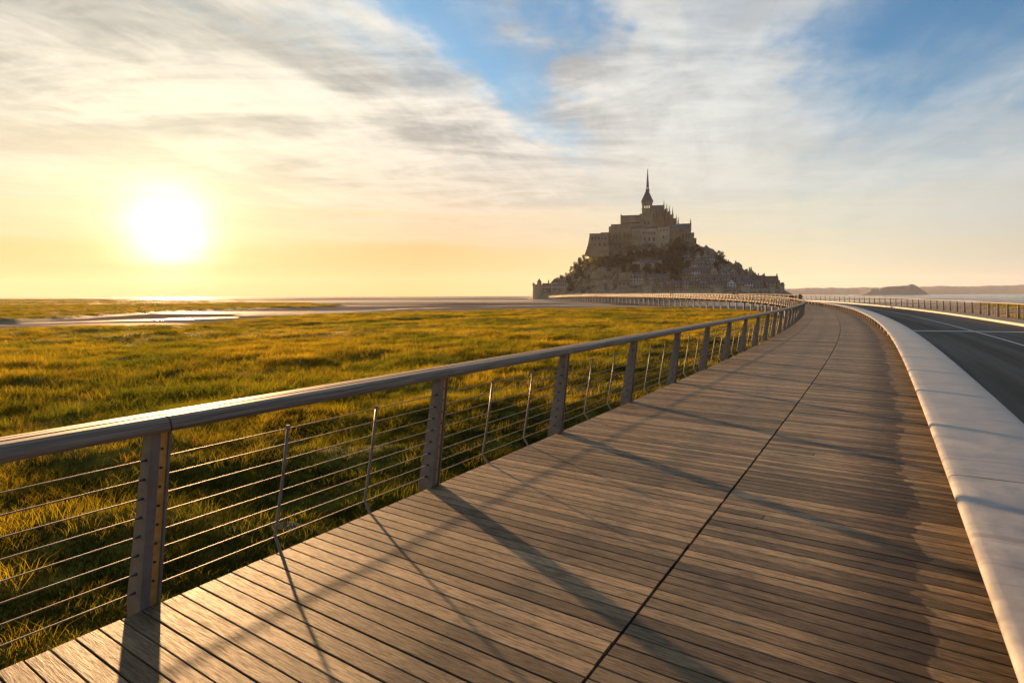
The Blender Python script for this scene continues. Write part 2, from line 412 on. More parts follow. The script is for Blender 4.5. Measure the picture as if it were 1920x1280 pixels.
def stone(name, c1, c2, c3):
    mt, b, p, _ = material(name)
    wp = b.node('ShaderNodeNewGeometry').outputs['Position']
    n = b.noise(wp, .16, 6, .65); n2 = b.noise(b.v('MULTIPLY', wp, (1, 1, .25)), .55, 6, .7)
    c = b.mix(b.maprange(n, .35, .65), c1, c2); c = b.mix(b.maprange(n2, .48, .72, 0, .75), c, c3)
    b.put(p.inputs['Base Color'], c); p.inputs['Roughness'].default_value = .9; p.inputs['Specular IOR Level'].default_value = .2
    bump(b, p, n2, .8, .5)
    return mt
M_STONE = stone('old_granite', (.25, .19, .115), (.37, .285, .175), (.12, .09, .056))
M_STONE2 = stone('pale_granite', (.40, .335, .225), (.50, .42, .29), (.19, .155, .105))
M_ROCK = stone('island_rock', (.14, .115, .075), (.24, .20, .135), (.045, .037, .024))
M_SLATE = stone('slate_roof', (.08, .075, .083), (.125, .12, .13), (.052, .048, .054))
M_BRICKRF = stone('brown_tile_roof', (.115, .080, .060), (.155, .105, .080), (.075, .055, .045))
M_CREAM = stone('cream_render', (.34, .30, .24), (.42, .37, .30), (.22, .19, .15))
M_WHITE = stone('white_render', (.60, .57, .52), (.72, .69, .63), (.45, .42, .38))
M_WIN = simple('dark_window_glass', (.020, .020, .022), (.035, .034, .036), 1, .25)
M_GOLD = simple('gilded_statue', (.50, .34, .12), (.62, .44, .18), 3, .35, .9)
M_HILL = stone('distant_wooded_hill', (.10, .11, .11), (.14, .15, .14), (.16, .16, .14))

# ------------------------------------------------------------------ the bridge's plan: a curve, and offsets from it
HT = [(-12, 34.2), (0, 33.2), (10, 32.6), (20, 31.6), (30, 30.2), (40, 29.2), (55, 27.9), (66, 26.2), (80, 23.4), (95, 19.6), (110, 15.6), (125, 11.5), (140, 7), (160, 2.5), (190, -1.5), (230, -4.5), (300, -6.5), (400, -7), (600, -8)]
ET = [(-50, 0), (55, 0), (80, .06), (100, .2), (140, .6), (180, .95), (230, 1.2), (290, 1.35), (340, 1.3), (390, 1.0), (440, .35), (480, -.2), (600, -.6)]
_s = np.arange(-60, 520, .25); _h = np.radians(np.interp(_s, *zip(*HT)))
_h = np.convolve(np.pad(_h, 9, mode='edge'), np.ones(19) / 19, 'valid')
_x = np.concatenate([[0], np.cumsum(np.sin((_h[1:] + _h[:-1]) / 2) * .25)]); _y = np.concatenate([[0], np.cumsum(np.cos((_h[1:] + _h[:-1]) / 2) * .25)])
_i = int(60 / .25); _x += -2.11 - _x[_i]; _y += 3.19 - _y[_i]
_es = np.interp(_s, *zip(*ET)); _es = np.convolve(np.pad(_es, 60, mode='edge'), np.ones(121) / 121, 'valid')
def head(s): return float(np.interp(s, _s, _h))
def pt(s, d=0.0, z=0.0):
    h = head(s)
    return (float(np.interp(s, _s, _x)) + d * math.cos(h), float(np.interp(s, _s, _y)) - d * math.sin(h), z + float(np.interp(s, _s, _es)))
S_END = 446.0
def srange(a, b, near=.6, far=4.0):
    out = [a]
    while out[-1] < b:
        q = out[-1]; out.append(min(b, q + min(far, max(near, abs(q) * .03))))
    return out
def sweep(mb, prof, ss, closed=True, caps=True, tone=0.0):
    n = len(prof); vs = []
    for s in ss:
        for d, z in prof: vs.append(pt(s, d, z))
    m_ = n if closed else n - 1; fs = []; uv = []
    per = [0]
    for k in range(n): 
        a, c = prof[k], prof[(k + 1) % n]; per.append(per[-1] + math.hypot(a[0] - c[0], a[1] - c[1]))
    for i in range(len(ss) - 1):
        for k in range(m_):
            j = (k + 1) % n
            fs.append((i * n + k, i * n + j, (i + 1) * n + j, (i + 1) * n + k))
            uv.append(((per[k], ss[i]), (per[k + 1], ss[i]), (per[k + 1], ss[i + 1]), (per[k], ss[i + 1])))
    if caps and closed:
        fs += [tuple(range(n - 1, -1, -1)), tuple((len(ss) - 1) * n + k for k in range(n))]
        uv += [[(0, 0)] * n, [(0, 0)] * n]
    mb.add(vs, fs, uv, tone)
def strip(mb, d0, d1, z, ss):
    """flat ribbon, uv = (offset, distance)"""
    vs = []; 
    for s in ss: vs += [pt(s, d0, z), pt(s, d1, z)]
    fs = []; uv = []
    for i in range(len(ss) - 1):
        fs.append((2 * i, 2 * i + 1, 2 * i + 3, 2 * i + 2)); uv.append(((d0, ss[i]), (d1, ss[i]), (d1, ss[i + 1]), (d0, ss[i + 1])))
    mb.add(vs, fs, uv)

# ------------------------------------------------------------------ deck boards
boardwalk = empty('boardwalk', pt(0)); tag(boardwalk, kind='structure')
ORG = pt(0)
def rel(p): return (p[0] - ORG[0], p[1] - ORG[1], p[2] - ORG[2])
PITCH_B, WB, TH = .108, .1008, .032
LANES = [(0.0, 2.395), (2.415, 4.70)]
def board_mesh(a, b_, name, width=WB):
    mb = MB(); c = .003; h = width / 2
    prof = [(-h, -TH), (h, -TH), (h, -c), (h - c, 0), (-h + c, 0), (-h, -c)]
    vs = [(x, y, z) for x in (a, b_) for y, z in prof]; n = 6
    fs = []; uv = []
    for k in range(n):
        j = (k + 1) % n; fs.append((k, n + k, n + j, j)[::-1])
        yk, yj = prof[k][0] + prof[k][1], prof[j][0] + prof[j][1]
        uv.append(((a, yk), (b_, yk), (b_, yj), (a, yj))[::-1])
    fs += [tuple(range(n)), tuple(2 * n - 1 - k for k in range(n))]; uv += [[(a, q[0]) for q in prof], [(b_, q[0]) for q in prof[::-1]]]
    mb.add(vs, fs, uv)
    return mb
near_rows = range(-14, 126)
lane_mesh = [board_mesh(a, c, 'board').mesh('board', M_DECK) for a, c in LANES]
jit = random.Random(3)
split = {-6, 9, 31, 52, 86}
for k in sorted(split):
    s = k * PITCH_B; cut = jit.uniform(2.75, 3.5)
    for a, c in ((LANES[1][0], cut - .0015), (cut + .0015, LANES[1][1])):
        link('plank', board_mesh(a, c, 'board').mesh('board', M_DECK), boardwalk, rel(pt(s, 0, jit.uniform(-.001, .0015))), -head(s))
for li, (a, c) in enumerate(LANES):
    for k in near_rows:
        if li == 1 and k in split: continue
        s = k * PITCH_B; p_ = pt(s, jit.uniform(-.003, .004) if li == 0 else 0, jit.uniform(-.0015, .0015))
        o = link('plank', lane_mesh[li], boardwalk, rel(p_), -head(s) + jit.uniform(-.0006, .0006))
rest = MB()
for li, (a, c) in enumerate(LANES):
    proto = board_mesh(a, c, 'b')
    for k in list(range(-60, -14)) + list(range(126, int(165 / PITCH_B))):
        s = k * PITCH_B; p_ = pt(s, 0, jit.uniform(-.0015, .0015)); h = head(s); ch, sh = math.cos(h), math.sin(h)
        rest.add([(p_[0] + x * ch + y * sh, p_[1] - x * sh + y * ch, p_[2] + z) for x, y, z in proto.v], proto.f, proto.uv, jit.random() + .001)
rest.build('plank_row', M_DECK, boardwalk, kind='stuff', origin=ORG)
far = MB(); sweep(far, [(0, 0), (4.7, 0), (4.7, -.05), (0, -.05)][::-1], srange(165, S_END)); far.build('far_decking', M_DECK, boardwalk, origin=ORG)
sub = MB()
sweep(sub, [(.03, -.045), (4.6, -.045), (4.6, -.36), (.25, -.36), (.03, -.22)][::-1], srange(-8, S_END))
sub.build('deck_bearer', M_DARK, boardwalk, origin=ORG)
slab = MB(); sweep(slab, [(4.76, -.14), (13.55, -.14), (13.4, -.5), (11, -.75), (6, -.75), (4.9, -.40)][::-1], srange(-40, S_END))
tag(slab.build('bridge_deck', M_DARK), kind='structure')

# ------------------------------------------------------------------ road, markings, kerb, far walkway
road = MB(); strip(road, 4.72, 11.80, -.12, srange(-40, S_END)); tag(road.build('road', M_ROAD), kind='structure')
mk_ = MB(); strip(mk_, 8.31, 8.41, -.116, srange(-40, S_END)); tag(mk_.build('road_centre_line', M_PAINT), kind='structure')
q0 = ground_at(1722, 620.2, -.12); q1 = ground_at(1990, 623.5, -.12)
def quadline(name, a, c, wdt, z):
    a = np.array(a[:2]); c = np.array(c[:2]); t = (c - a) / np.linalg.norm(c - a); n = np.array([-t[1], t[0]]) * wdt / 2
    mb = MB(); mb.add([(*(a - n), z), (*(c - n), z), (*(c + n), z), (*(a + n), z)], [(0, 1, 2, 3)]); return mb.build(name, M_PAINT)
# stop line across both lanes
tv = (q1 - q0)[:2]; tv /= np.linalg.norm(tv)
tag(quadline('road_stop_line', q0[:2] - tv * .6, q0[:2] + tv * 5.9, .55, -.112), kind='structure')
kb = MB(); sweep(kb, [(11.80, -.13), (11.80, .0), (11.83, .02), (11.95, .02), (11.95, -.13)], srange(-40, S_END)); tag(kb.build('kerb', M_KERB), kind='structure')
wk = MB(); sweep(wk, [(11.954, -.13), (11.954, .004), (13.62, .004), (13.62, -.30), (13.3, -.30)], srange(-40, S_END)); tag(wk.build('far_walkway', M_WALK), kind='structure')

# ------------------------------------------------------------------ bench
bench = empty('stone_bench', pt(0, 4.4)); tag(bench, 'long curving pale stone bench between the planked deck and the road', 'bench')
BO = pt(0, 4.4)
bprof = [(4.04, .362), (3.995, .385), (3.972, .405), (3.966, .425), (3.972, .445), (3.988, .457), (4.015, .463), (4.10, .466), (4.40, .469), (4.74, .466), (4.785, .460), (4.80, .445), (4.80, .40), (4.78, .34), (4.70, .31), (4.10, .31)]
seg = 5.3
ks = list(range(-2, 84)); cnt = 0
for k in ks:
    a = 3.72 + seg * k + .007; e = a + seg - .014
    if a > S_END: break
    mb = MB(); n_ = 9 if k < 12 else 4
    inset = [(d + (.006 if d < 4.2 else -.006 if d > 4.7 else 0), z - .006) for d, z in bprof]
    ss = list(np.linspace(a, e, n_))
    # rounded ends: first and last section slightly smaller
    n = len(bprof); vs = []
    for i, s in enumerate(ss):
        for d, z in bprof: vs.append(pt(s, d, z))
    fs = []; uv = []
    per = [0]
    for j in range(n): per.append(per[-1] + math.dist(bprof[j], bprof[(j + 1) % n]))
    for i in range(len(ss) - 1):
        for j in range(n):
            j2 = (j + 1) % n; fs.append((i * n + j2, i * n + j, (i + 1) * n + j, (i + 1) * n + j2))
            uv.append(((per[j + 1], ss[i]), (per[j], ss[i]), (per[j], ss[i + 1]), (per[j + 1], ss[i + 1])))
    mb.add([pt(a, d, z) for d, z in bprof] + [pt(e, d, z) for d, z in bprof], [tuple(range(n)), tuple(range(2 * n - 1, n - 1, -1))], [[(0, a)] * n, [(0, e)] * n])
    mb.add(vs, fs, uv); o = mb.build('seat_slab', M_BENCH, bench, smooth=True, origin=BO)
    cnt += 1
lg = MB()
prof = [(4.20, .02), (4.62, .02), (4.62, .31), (4.16, .31)]
vs = [(d - 4.4, y, z) for y in (-.17, .17) for d, z in prof]
lg.add(vs, [(0, 1, 2, 3), (7, 6, 5, 4), (0, 4, 5, 1), (1, 5, 6, 2), (2, 6, 7, 3), (3, 7, 4, 0)])
leg_me = lg.mesh('bench_leg', M_BENCH)
for k in range(-3, 170):
    s = 1.05 + 2.65 * k
    if s > S_END: break
    p_ = pt(s, 4.4); link('bench_leg', leg_me, bench, (p_[0] - BO[0], p_[1] - BO[1], p_[2] - BO[2]), -head(s))
pl = MB(); sweep(pl, [(4.625, -.11), (4.75, -.11), (4.75, .305), (4.625, .305)][::-1], srange(-8, S_END)); pl.build('plinth_wall', M_DARK, bench, origin=BO)

# ------------------------------------------------------------------ railings
SP = 2.53; LEAN_D, LEAN_S = .085, .085
def lerp(a, c, t): return a + (c - a) * t
def post_mesh(sgn=1):
    """local x: into the deck, y: along the rail, z up; two tapered cheeks and an insert between them"""
    main = MB(); ins = MB()
    def prism(mb, y0, y1, b0, b1, t0, t1, zb=-.25, zt=1.028, mid=.10):
        # quadrilateral in xz, extruded in y, leaning
        def sec(z):
            f = max(0, min(1, z / .985)); 
            lo, hi = lerp(b0, t0, f), lerp(b1, t1, f)
            return lo, hi
        vs = []
        for z in (zb, 0.0, zt):
            lo, hi = sec(z); ls = LEAN_S * max(z, 0)
            vs += [(lo, y0 + ls, z), (hi, y0 + ls, z), (hi, y1 + ls, z), (lo, y1 + ls, z)]
        fs = [(0, 3, 2, 1), (8, 9, 10, 11)]
        for i in (0, 4):
            for k in range(4):
                j = (k + 1) % 4; fs.append((i + k, i + j, i + 4 + j, i + 4 + k))
        mb.add(vs, fs)
    prism(main, -.062, -.010, -.17, -.005, -.035, .055)
    prism(main, .036, .050, -.165, .0, -.03, .055)
    prism(ins, -.0101, .0361, -.15, -.022, -.02, .040)
    # base plate and head bracket
    main.box((-.19, -.085, -.262), (.0, .075, -.25))
    return main.mesh('post', M_STEEL), ins.mesh('post_insert', M_ORANGE)
post_me, insert_me = post_mesh()
bm_ = MB()
bm_.tube([(0, 0, 0), (.012, 0, 0)], .008, 6)
bolt_me = bm_.mesh('bolt', M_FIT)
fm_ = MB(); fm_.tube([(0, -.03, 0), (0, .0, 0)], [.005, .010], 6); fit_me = fm_.mesh('cable_fitting', M_FIT)
ZC = [.087 + .1115 * i for i in range(8)]
def cd(z): return -.088 + LEAN_D * z / .985 * 1.15 + .01     # offset of the leaning cable plane
def baluster_mesh():
    mb = MB(); top = ZC[-1] + .012
    pts = [(-.012, -.02, -.12), (-.012, -.01, .005), (cd(ZC[0]) - .010, .0, ZC[0]), (cd(ZC[4]), LEAN_S * ZC[4], ZC[4]), (cd(top), LEAN_S * top, top)]
    mb.tube(pts, [.012, .012, .011, .011, .011], 8)
    m1 = mb.mesh('baluster', M_STEEL, smooth=True)
    cb = MB(); cb.tube([(cd(top) - .001, LEAN_S * top, top - .01), (cd(top), LEAN_S * top, top + .012)], [.016, .013], 8)
    return m1, cb.mesh('baluster_cap', M_CABLE)
bal_me, cap_me = baluster_mesh()
beam_prof = [(.024, 1.042), (.05, 1.030), (.095, 1.028), (.126, 1.036), (.138, 1.055), (.136, 1.075), (.120, 1.104), (.09, 1.116), (.034, 1.118), (.024, 1.11)]
slat_profs = [[(-.050, 1.07), (.004, 1.07), (.004, 1.118), (-.050, 1.117)], [(-.130, 1.065), (-.070, 1.065), (-.070, 1.116), (-.118, 1.112), (-.130, 1.10)]]
carrier_prof = [(-.115, 1.035), (.026, 1.035), (.026, 1.062), (-.115, 1.060)]
def rail_side(root, org, d0, sgn, s_from, s_to, npost, nbeam, nbal, detail):
    """sgn=+1: rail leans towards +d (left side of the deck); -1: mirrored"""
    def L(p_): return (p_[0] - org[0], p_[1] - org[1], p_[2] - org[2])
    k0 = math.ceil(s_from / SP); k1 = int(s_to / SP)
    fp = MB(); fb = MB(); fr = MB(); fc = MB()
    def xform(me, s):
        p_ = pt(s, d0); h = head(s) + (0 if sgn > 0 else math.pi); ch, sh = math.cos(h), math.sin(h)
        vs = [(p_[0] + v.co.x * ch + v.co.y * sh, p_[1] - v.co.x * sh + v.co.y * ch, p_[2] + v.co.z) for v in me.vertices]
        return vs, [tuple(pl_.vertices) for pl_ in me.polygons]
    for i, k in enumerate(range(k0, k1 + 1)):
        s = k * SP; p_ = pt(s, d0); rz = -head(s) - (0 if sgn > 0 else math.pi)
        if i < npost:
            o = link('post', post_me, root, L(p_), rz); link('post_insert', insert_me, o)
            if detail and -1 <= k < 5:
                for z in ZC:
                    f = z / .985
                    link('bolt', bolt_me, o, (lerp(-.022, .040, f) - .002, .013 + LEAN_S * z, z + .055))
                    link('cable_fitting', fit_me, o, (cd(z), -.062 + LEAN_S * z, z))
        else:
            fp.add(*xform(post_me, s))
        for q in (1, 2):
            sb = s + SP * q / 3 + .02; pb = pt(sb, d0)
            if i * 2 + q <= nbal:
                o = link('baluster', bal_me, root, L(pb), -head(sb) - (0 if sgn > 0 else math.pi))
                if i < 14: link('baluster_cap', cap_me, o)
            elif s < 150: fb.add(*xform(bal_me, sb))
        # rail pieces of this bay
        a, e = s + .10, s + SP + .10 - .008
        nn = max(2, int(5 if s < 60 else 3)); ss = list(np.linspace(a, e, nn))
        for nm, pr, off in [('handrail_beam', beam_prof, 0.0)] + [('handrail_slat', q, -.12) for q in slat_profs] + [('rail_carrier', carrier_prof, 0.05)]:
            prr = [(d0 + sgn * d, z) for d, z in pr]
            if sgn > 0: prr = prr[::-1]
            sq = [v_ + off for v_ in ss]
            if i < nbeam and nm != 'rail_carrier':
                mb = MB(); sweep(mb, prr, sq); mb.build(nm, M_RAIL, root, smooth=False, origin=org)
            else: sweep(fc if nm == 'rail_carrier' else fr, prr, sq)
    if fp.v: fp.build('far_post_row', M_STEEL, root, kind='stuff', origin=org)
    if fb.v: fb.build('far_baluster_row', M_STEEL, root, kind='stuff', origin=org)
    if fr.v: fr.build('handrail_run', M_RAIL, root, kind='stuff', origin=org)
    fc.build('rail_carrier', M_DARK, root, origin=org)
    for z in ZC:
        pts = []
        sag = 0
        s = k0 * SP
        while s < s_to:
            st_ = SP / 3 if s < 60 else SP
            pts.append(pt(s + LEAN_S * z * sgn, d0 + sgn * cd(z), z)); s += st_
        mb = MB(); mb.tube(pts, (.0042), 6 if detail else 4); mb.build('cable', M_CABLE, root, smooth=True, origin=org)
ORG = pt(0, 0)
railing = empty('boardwalk_railing', ORG); tag(railing, 'long cable railing with grey wooden handrail along the marsh side of the boardwalk', 'railing')
rail_side(railing, ORG, 0.0, 1, -5.2, S_END, 170, 95, 190, True)
RO = pt(10, 13.5)
railing2 = empty('roadside_railing', RO); tag(railing2, 'cable railing on the far side of the road, dark posts and sunlit top rail', 'railing')
rail_side(railing2, RO, 13.52, -1, 6, 300, 110, 60, 110, False)
for rr_, oo in ((railing, 0), (railing2, 1)):
    pass

# beam under the deck edge and the piles
eb = MB(); sweep(eb, [(-.03, -.26), (.02, -.04), (.025, -.26)][::-1], srange(-8, S_END)); eb.build('edge_beam', M_DARK, boardwalk, origin=pt(0))

# ------------------------------------------------------------------ noise for terrain
def vnoise(x, y, seed=0):
    xi = np.floor(x).astype(np.int64); yi = np.floor(y).astype(np.int64); xf = x - xi; yf = y - yi
    def hsh(a, b_):
        n = (a * 374761393 + b_ * 668265263 + seed * 1442695041) & 0xffffffff
        n = ((n ^ (n >> 13)) * 1274126177) & 0xffffffff
        return ((n ^ (n >> 16)) & 0xffff) / 65535.0
    u = xf * xf * (3 - 2 * xf); v = yf * yf * (3 - 2 * yf)
    return (hsh(xi, yi) * (1 - u) + hsh(xi + 1, yi) * u) * (1 - v) + (hsh(xi, yi + 1) * (1 - u) + hsh(xi + 1, yi + 1) * u) * v
def fbm(x, y, oct_=4, seed=0):
    t = 0; a = .5; n = 0
    for k in range(oct_): t = t + a * vnoise(x * 2 ** k, y * 2 ** k, seed + k); n += a; a *= .5
    return t / n
def seg_dist(X_, Y_, pts):
    best = np.full(X_.shape, 1e9)
    for (ax, ay), (bx, by) in zip(pts[:-1], pts[1:]):
        dx, dy = bx - ax, by - ay; L2 = dx * dx + dy * dy + 1e-9
        t = np.clip(((X_ - ax) * dx + (Y_ - ay) * dy) / L2, 0, 1)
        best = np.minimum(best, np.hypot(X_ - ax - t * dx, Y_ - ay - t * dy))
    return best
def inside(X_, Y_, pts):
    c = np.zeros(X_.shape, bool); n = len(pts)
    for i in range(n):
        ax, ay = pts[i]; bx, by = pts[(i + 1) % n]
        cond = ((ay > Y_) != (by > Y_)) & (X_ < (bx - ax) * (Y_ - ay) / (by - ay + 1e-12) + ax); c ^= cond
    return c
def W2(lst, z=-1.8): return [tuple(ground_at(a, b_, z)[:2]) for a, b_ in lst]
near_bank = W2([(-600, 640), (0, 613), (150, 609), (260, 606), (380, 602.5), (430, 598), (500, 592.5), (650, 585), (800, 581), (1000, 577), (1150, 575.5), (1280, 575.5), (1350, 577.5), (1400, 581), (1450, 586)], -1.55) + [pt(50, 3)[:2], pt(25, 9)[:2], pt(0, 12)[:2], pt(-55, 12)[:2]]
near_marsh = near_bank + [(-60, -300), (-400, -300), (-400, near_bank[0][1])]
marsh_b = W2([(1835, 571), (1900, 570), (1990, 571), (2100, 574), (2000, 579), (1880, 577)]); marsh_c = W2([(1850, 591), (1990, 590), (2150, 600), (2200, 640), (1960, 615)])
far_marsh = W2([(-900, 610), (0, 600), (60, 597), (150, 592), (240, 585.5), (330, 581), (420, 579), (560, 576), (624, 573.5), (636, 570.8), (560, 567), (400, 565.8), (250, 563.2), (180, 561.3), (100, 560.2), (-200, 560.4), (-1500, 567)], -1.9)
channel = W2([(-500, 628), (0, 609), (200, 603), (400, 596.5), (600, 586.5), (800, 577.5), (1000, 573), (1150, 572.4), (1300, 571)], -2.5)
creeks = [(W2([(470, 615), (600, 607), (700, 603), (800, 598), (900, 594), (1000, 588.5), (1060, 587)]), 2.0, .85), (W2([(1140, 594), (1230, 592.5), (1300, 592)]), 2.6, .9), (W2([(1330, 602), (1420, 596), (1475, 600)]), 1.0, .6),
          (W2([(0, 735), (140, 722), (270, 700)]), .5, .15), (W2([(560, 690), (760, 660), (950, 650)]), .7, .25), (W2([(0, 800), (200, 770), (420, 745)]), .4, .12)]
puddles = [(1400, 625, 30, 4.0), (535, 962, 20, 5), (742, 884, 24, 6), (505, 727, 50, 2.4), (255, 668, 75, 2.6), (60, 700, 55, 2.6)]
pud = []
for a, b_, wx, wy in puddles:
    c_ = ground_at(a, b_, -1.85); ex = ground_at(a + wx, b_, -1.85)[:2] - c_[:2]; ey = ground_at(a, b_ - wy, -1.85)[:2] - c_[:2]
    pud.append((c_[:2], ex, ey))
def ground_height(X_, Y_):
    """returns height and marsh mask"""
    def mask(poly, edge, closed=True):
        ins = inside(X_, Y_, poly); pts = poly + [poly[0]]
        d = seg_dist(X_, Y_, pts); d = np.where(ins, d, -d)
        wob = (fbm(X_ / 9, Y_ / 9, 3, 5) - .5) * np.clip(np.hypot(X_, Y_) / 25, 1, 14)
        return np.clip((d + wob) / edge + .5, 0, 1)
    rad = np.hypot(X_, Y_)
    m1 = mask(near_marsh, 2.5); m2 = np.maximum(mask(far_marsh, 6.0), np.maximum(mask(marsh_b, 8), mask(marsh_c, 4)))
    mk = np.maximum(m1, m2); mk = mk * mk * (3 - 2 * mk)
    sandn = fbm(X_ / 60, Y_ / 22, 4, 21) - .5
    big = fbm(X_ / 500, Y_ / 140, 4, 31) - .5
    sand = -2.46 + .35 * sandn * np.clip(rad / 200, .3, 1) + np.where(rad > 380, .55 * big - .03, 0)
    dch = seg_dist(X_, Y_, channel); sand = sand + .11 - .34 * np.exp(-((dch + (fbm(X_ / 30, Y_ / 12, 3, 33) - .45) * 26) / (1.5 + rad * .012)) ** 2)
    sand = np.where(rad > 1700, sand - .12, sand)
    sand = sand - .16 * np.clip((X_ - 10) / 50, 0, 1) * np.clip((Y_ - 175) / 50, 0, 1)
    hum = (fbm(X_ / 3.2, Y_ / 2.2, 4, 41) - .5) * .55 + (fbm(X_ / 14, Y_ / 9, 3, 51) - .5) * .5
    marsh = -1.82 + hum
    for c_, wd_, dp in creeks:
        dd_ = seg_dist(X_, Y_, c_) + (fbm(X_ / 4, Y_ / 4, 2, 61) - .5) * wd_ * 1.2
        marsh = marsh - dp * np.exp(-np.clip(dd_ / wd_, 0, 9) ** 2)
    rid = np.abs(fbm(X_ / 26, Y_ / 15, 3, 71) - .5)
    marsh = marsh - .22 * np.exp(-(rid / .012) ** 2) * (rad > 6)
    for c_, ex, ey in pud:
        mt_ = np.linalg.inv(np.array([ex, ey]).T); qx = mt_[0, 0] * (X_ - c_[0]) + mt_[0, 1] * (Y_ - c_[1]); qy = mt_[1, 0] * (X_ - c_[0]) + mt_[1, 1] * (Y_ - c_[1])
        e_ = qx ** 2 + qy ** 2 + (fbm(X_ / 1.2, Y_ / 1.2, 3, 81) - .5) * 1.6
        k_ = np.clip(1.6 - e_, 0, 1); marsh = marsh * (1 - k_) + (-2.16) * k_
    h_ = sand * (1 - mk) + marsh * mk
    return h_, mk
NA, NR = 1200, 430
ang_front = np.linspace(-58, 58, 900); ang_back = np.linspace(58, 302, 241)[1:-1]
angs = np.radians(np.concatenate([ang_front, ang_back])); NA = len(angs)
rads = np.concatenate([[0.01, .8], np.geomspace(1.6, 6300, NR)]); NR = len(rads)
TH_, RR_ = np.meshgrid(angs, rads, indexing='ij')
GX = RR_ * np.sin(TH_); GY = RR_ * np.cos(TH_)
GH, GM = ground_height(GX, GY)
verts = np.stack([GX, GY, GH], -1).reshape(-1, 3)
ia = np.arange(NA); ir = np.arange(NR - 1)
IA, IR = np.meshgrid(ia, ir, indexing='ij'); IB = (IA + 1) % NA
faces = np.stack([IA * NR + IR, IA * NR + IR + 1, IB * NR + IR + 1, IB * NR + IR], -1).reshape(-1, 4)[:, ::-1]
me = bpy.data.meshes.new('salt_marsh_ground')
me.vertices.add(len(verts)); me.vertices.foreach_set('co', verts.ravel())
me.loops.add(faces.size); me.loops.foreach_set('vertex_index', faces.ravel().astype(np.int32))
me.polygons.add(len(faces)); me.polygons.foreach_set('loop_start', np.arange(0, faces.size, 4, dtype=np.int32))
at = me.attributes.new('marsh', 'FLOAT', 'POINT'); at.data.foreach_set('value', GM.ravel().astype(np.float32))
me.materials.append(M_GROUND); me.update(calc_edges=True); me.polygons.foreach_set('use_smooth', [True] * len(faces))
tag(link('ground', me), kind='structure')
wm = MB(); N = 96
wm.add([(0, 0, -2.5)] + [(6290 * math.sin(2 * math.pi * k / N), 6290 * math.cos(2 * math.pi * k / N), -2.5) for k in range(N)], [(0, 1 + (k + 1) % N, 1 + k) for k in range(N)])
tag(wm.build('water', M_WATER), kind='structure')
for (c_, ex, ey) in pud:
    mb = MB(); vs = [(c_[0] + 1.5 * (math.cos(a) * ex[0] + math.sin(a) * ey[0]), c_[1] + 1.5 * (math.cos(a) * ex[1] + math.sin(a) * ey[1]), -2.06) for a in np.linspace(0, 2 * math.pi, 24, endpoint=False)]
    mb.add(vs, [tuple(range(24))]); tag(mb.build('puddle_water', M_WATER), kind='structure')

# ------------------------------------------------------------------ grass
def tuft(seed, n, h, spread, wid):
    rd = random.Random(seed); mb = MB()
    for _ in range(n):
        a = rd.uniform(0, 6.283); r_ = spread * math.sqrt(rd.random()); x, y = r_ * math.cos(a), r_ * math.sin(a)
        hh = h * rd.uniform(.45, 1.1); la = rd.uniform(0, 6.283); ln = hh * rd.uniform(.15, .75)
        dx, dy = math.cos(la) * ln + hh * .22, math.sin(la) * ln * .8 - hh * .12; wx, wy = -math.sin(a + 1) * wid / 2, math.cos(a + 1) * wid / 2
        mb.add([(x - wx, y - wy, 0), (x + wx, y + wy, 0), (x + dx * .35 + wx * .8, y + dy * .35 + wy * .8, hh * .6), (x + dx * .35 - wx * .8, y + dy * .35 - wy * .8, hh * .6), (x + dx, y + dy, hh)],
               [(0, 1, 2, 3), (3, 2, 4)])
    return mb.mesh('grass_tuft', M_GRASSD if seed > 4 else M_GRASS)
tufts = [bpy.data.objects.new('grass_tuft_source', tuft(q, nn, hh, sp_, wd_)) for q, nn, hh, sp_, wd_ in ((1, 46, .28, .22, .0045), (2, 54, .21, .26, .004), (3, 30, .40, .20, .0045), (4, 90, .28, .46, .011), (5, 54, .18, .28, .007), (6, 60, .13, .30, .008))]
def path_offset(X_, Y_):
    best = np.full(X_.shape, 1e9); off = np.zeros(X_.shape)
    for s in np.concatenate([np.arange(-40, 60, 2), np.arange(60, 446, 8)]):
        x, y, _ = pt(s); h = head(s); dx, dy = X_ - x, Y_ - y; dist = np.hypot(dx, dy); d = dx * math.cos(h) - dy * math.sin(h)
        upd = dist < best; best = np.where(upd, dist, best); off = np.where(upd, d, off)
    return off
zones = [(2.5, 9, 120, .8, (0, 3), .62), (9, 22, 48, 1.1, (0, 3), .7), (22, 50, 11, 1.6, (0, 4), .75), (50, 120, 2.4, 2.2, (1, 4), .5), (120, 330, .45, 3.6, (3, 4), .28), (330, 1300, .022, 9, (3, 4), .16)]
pp = []; ss_ = []; rr_ = []; kk = []
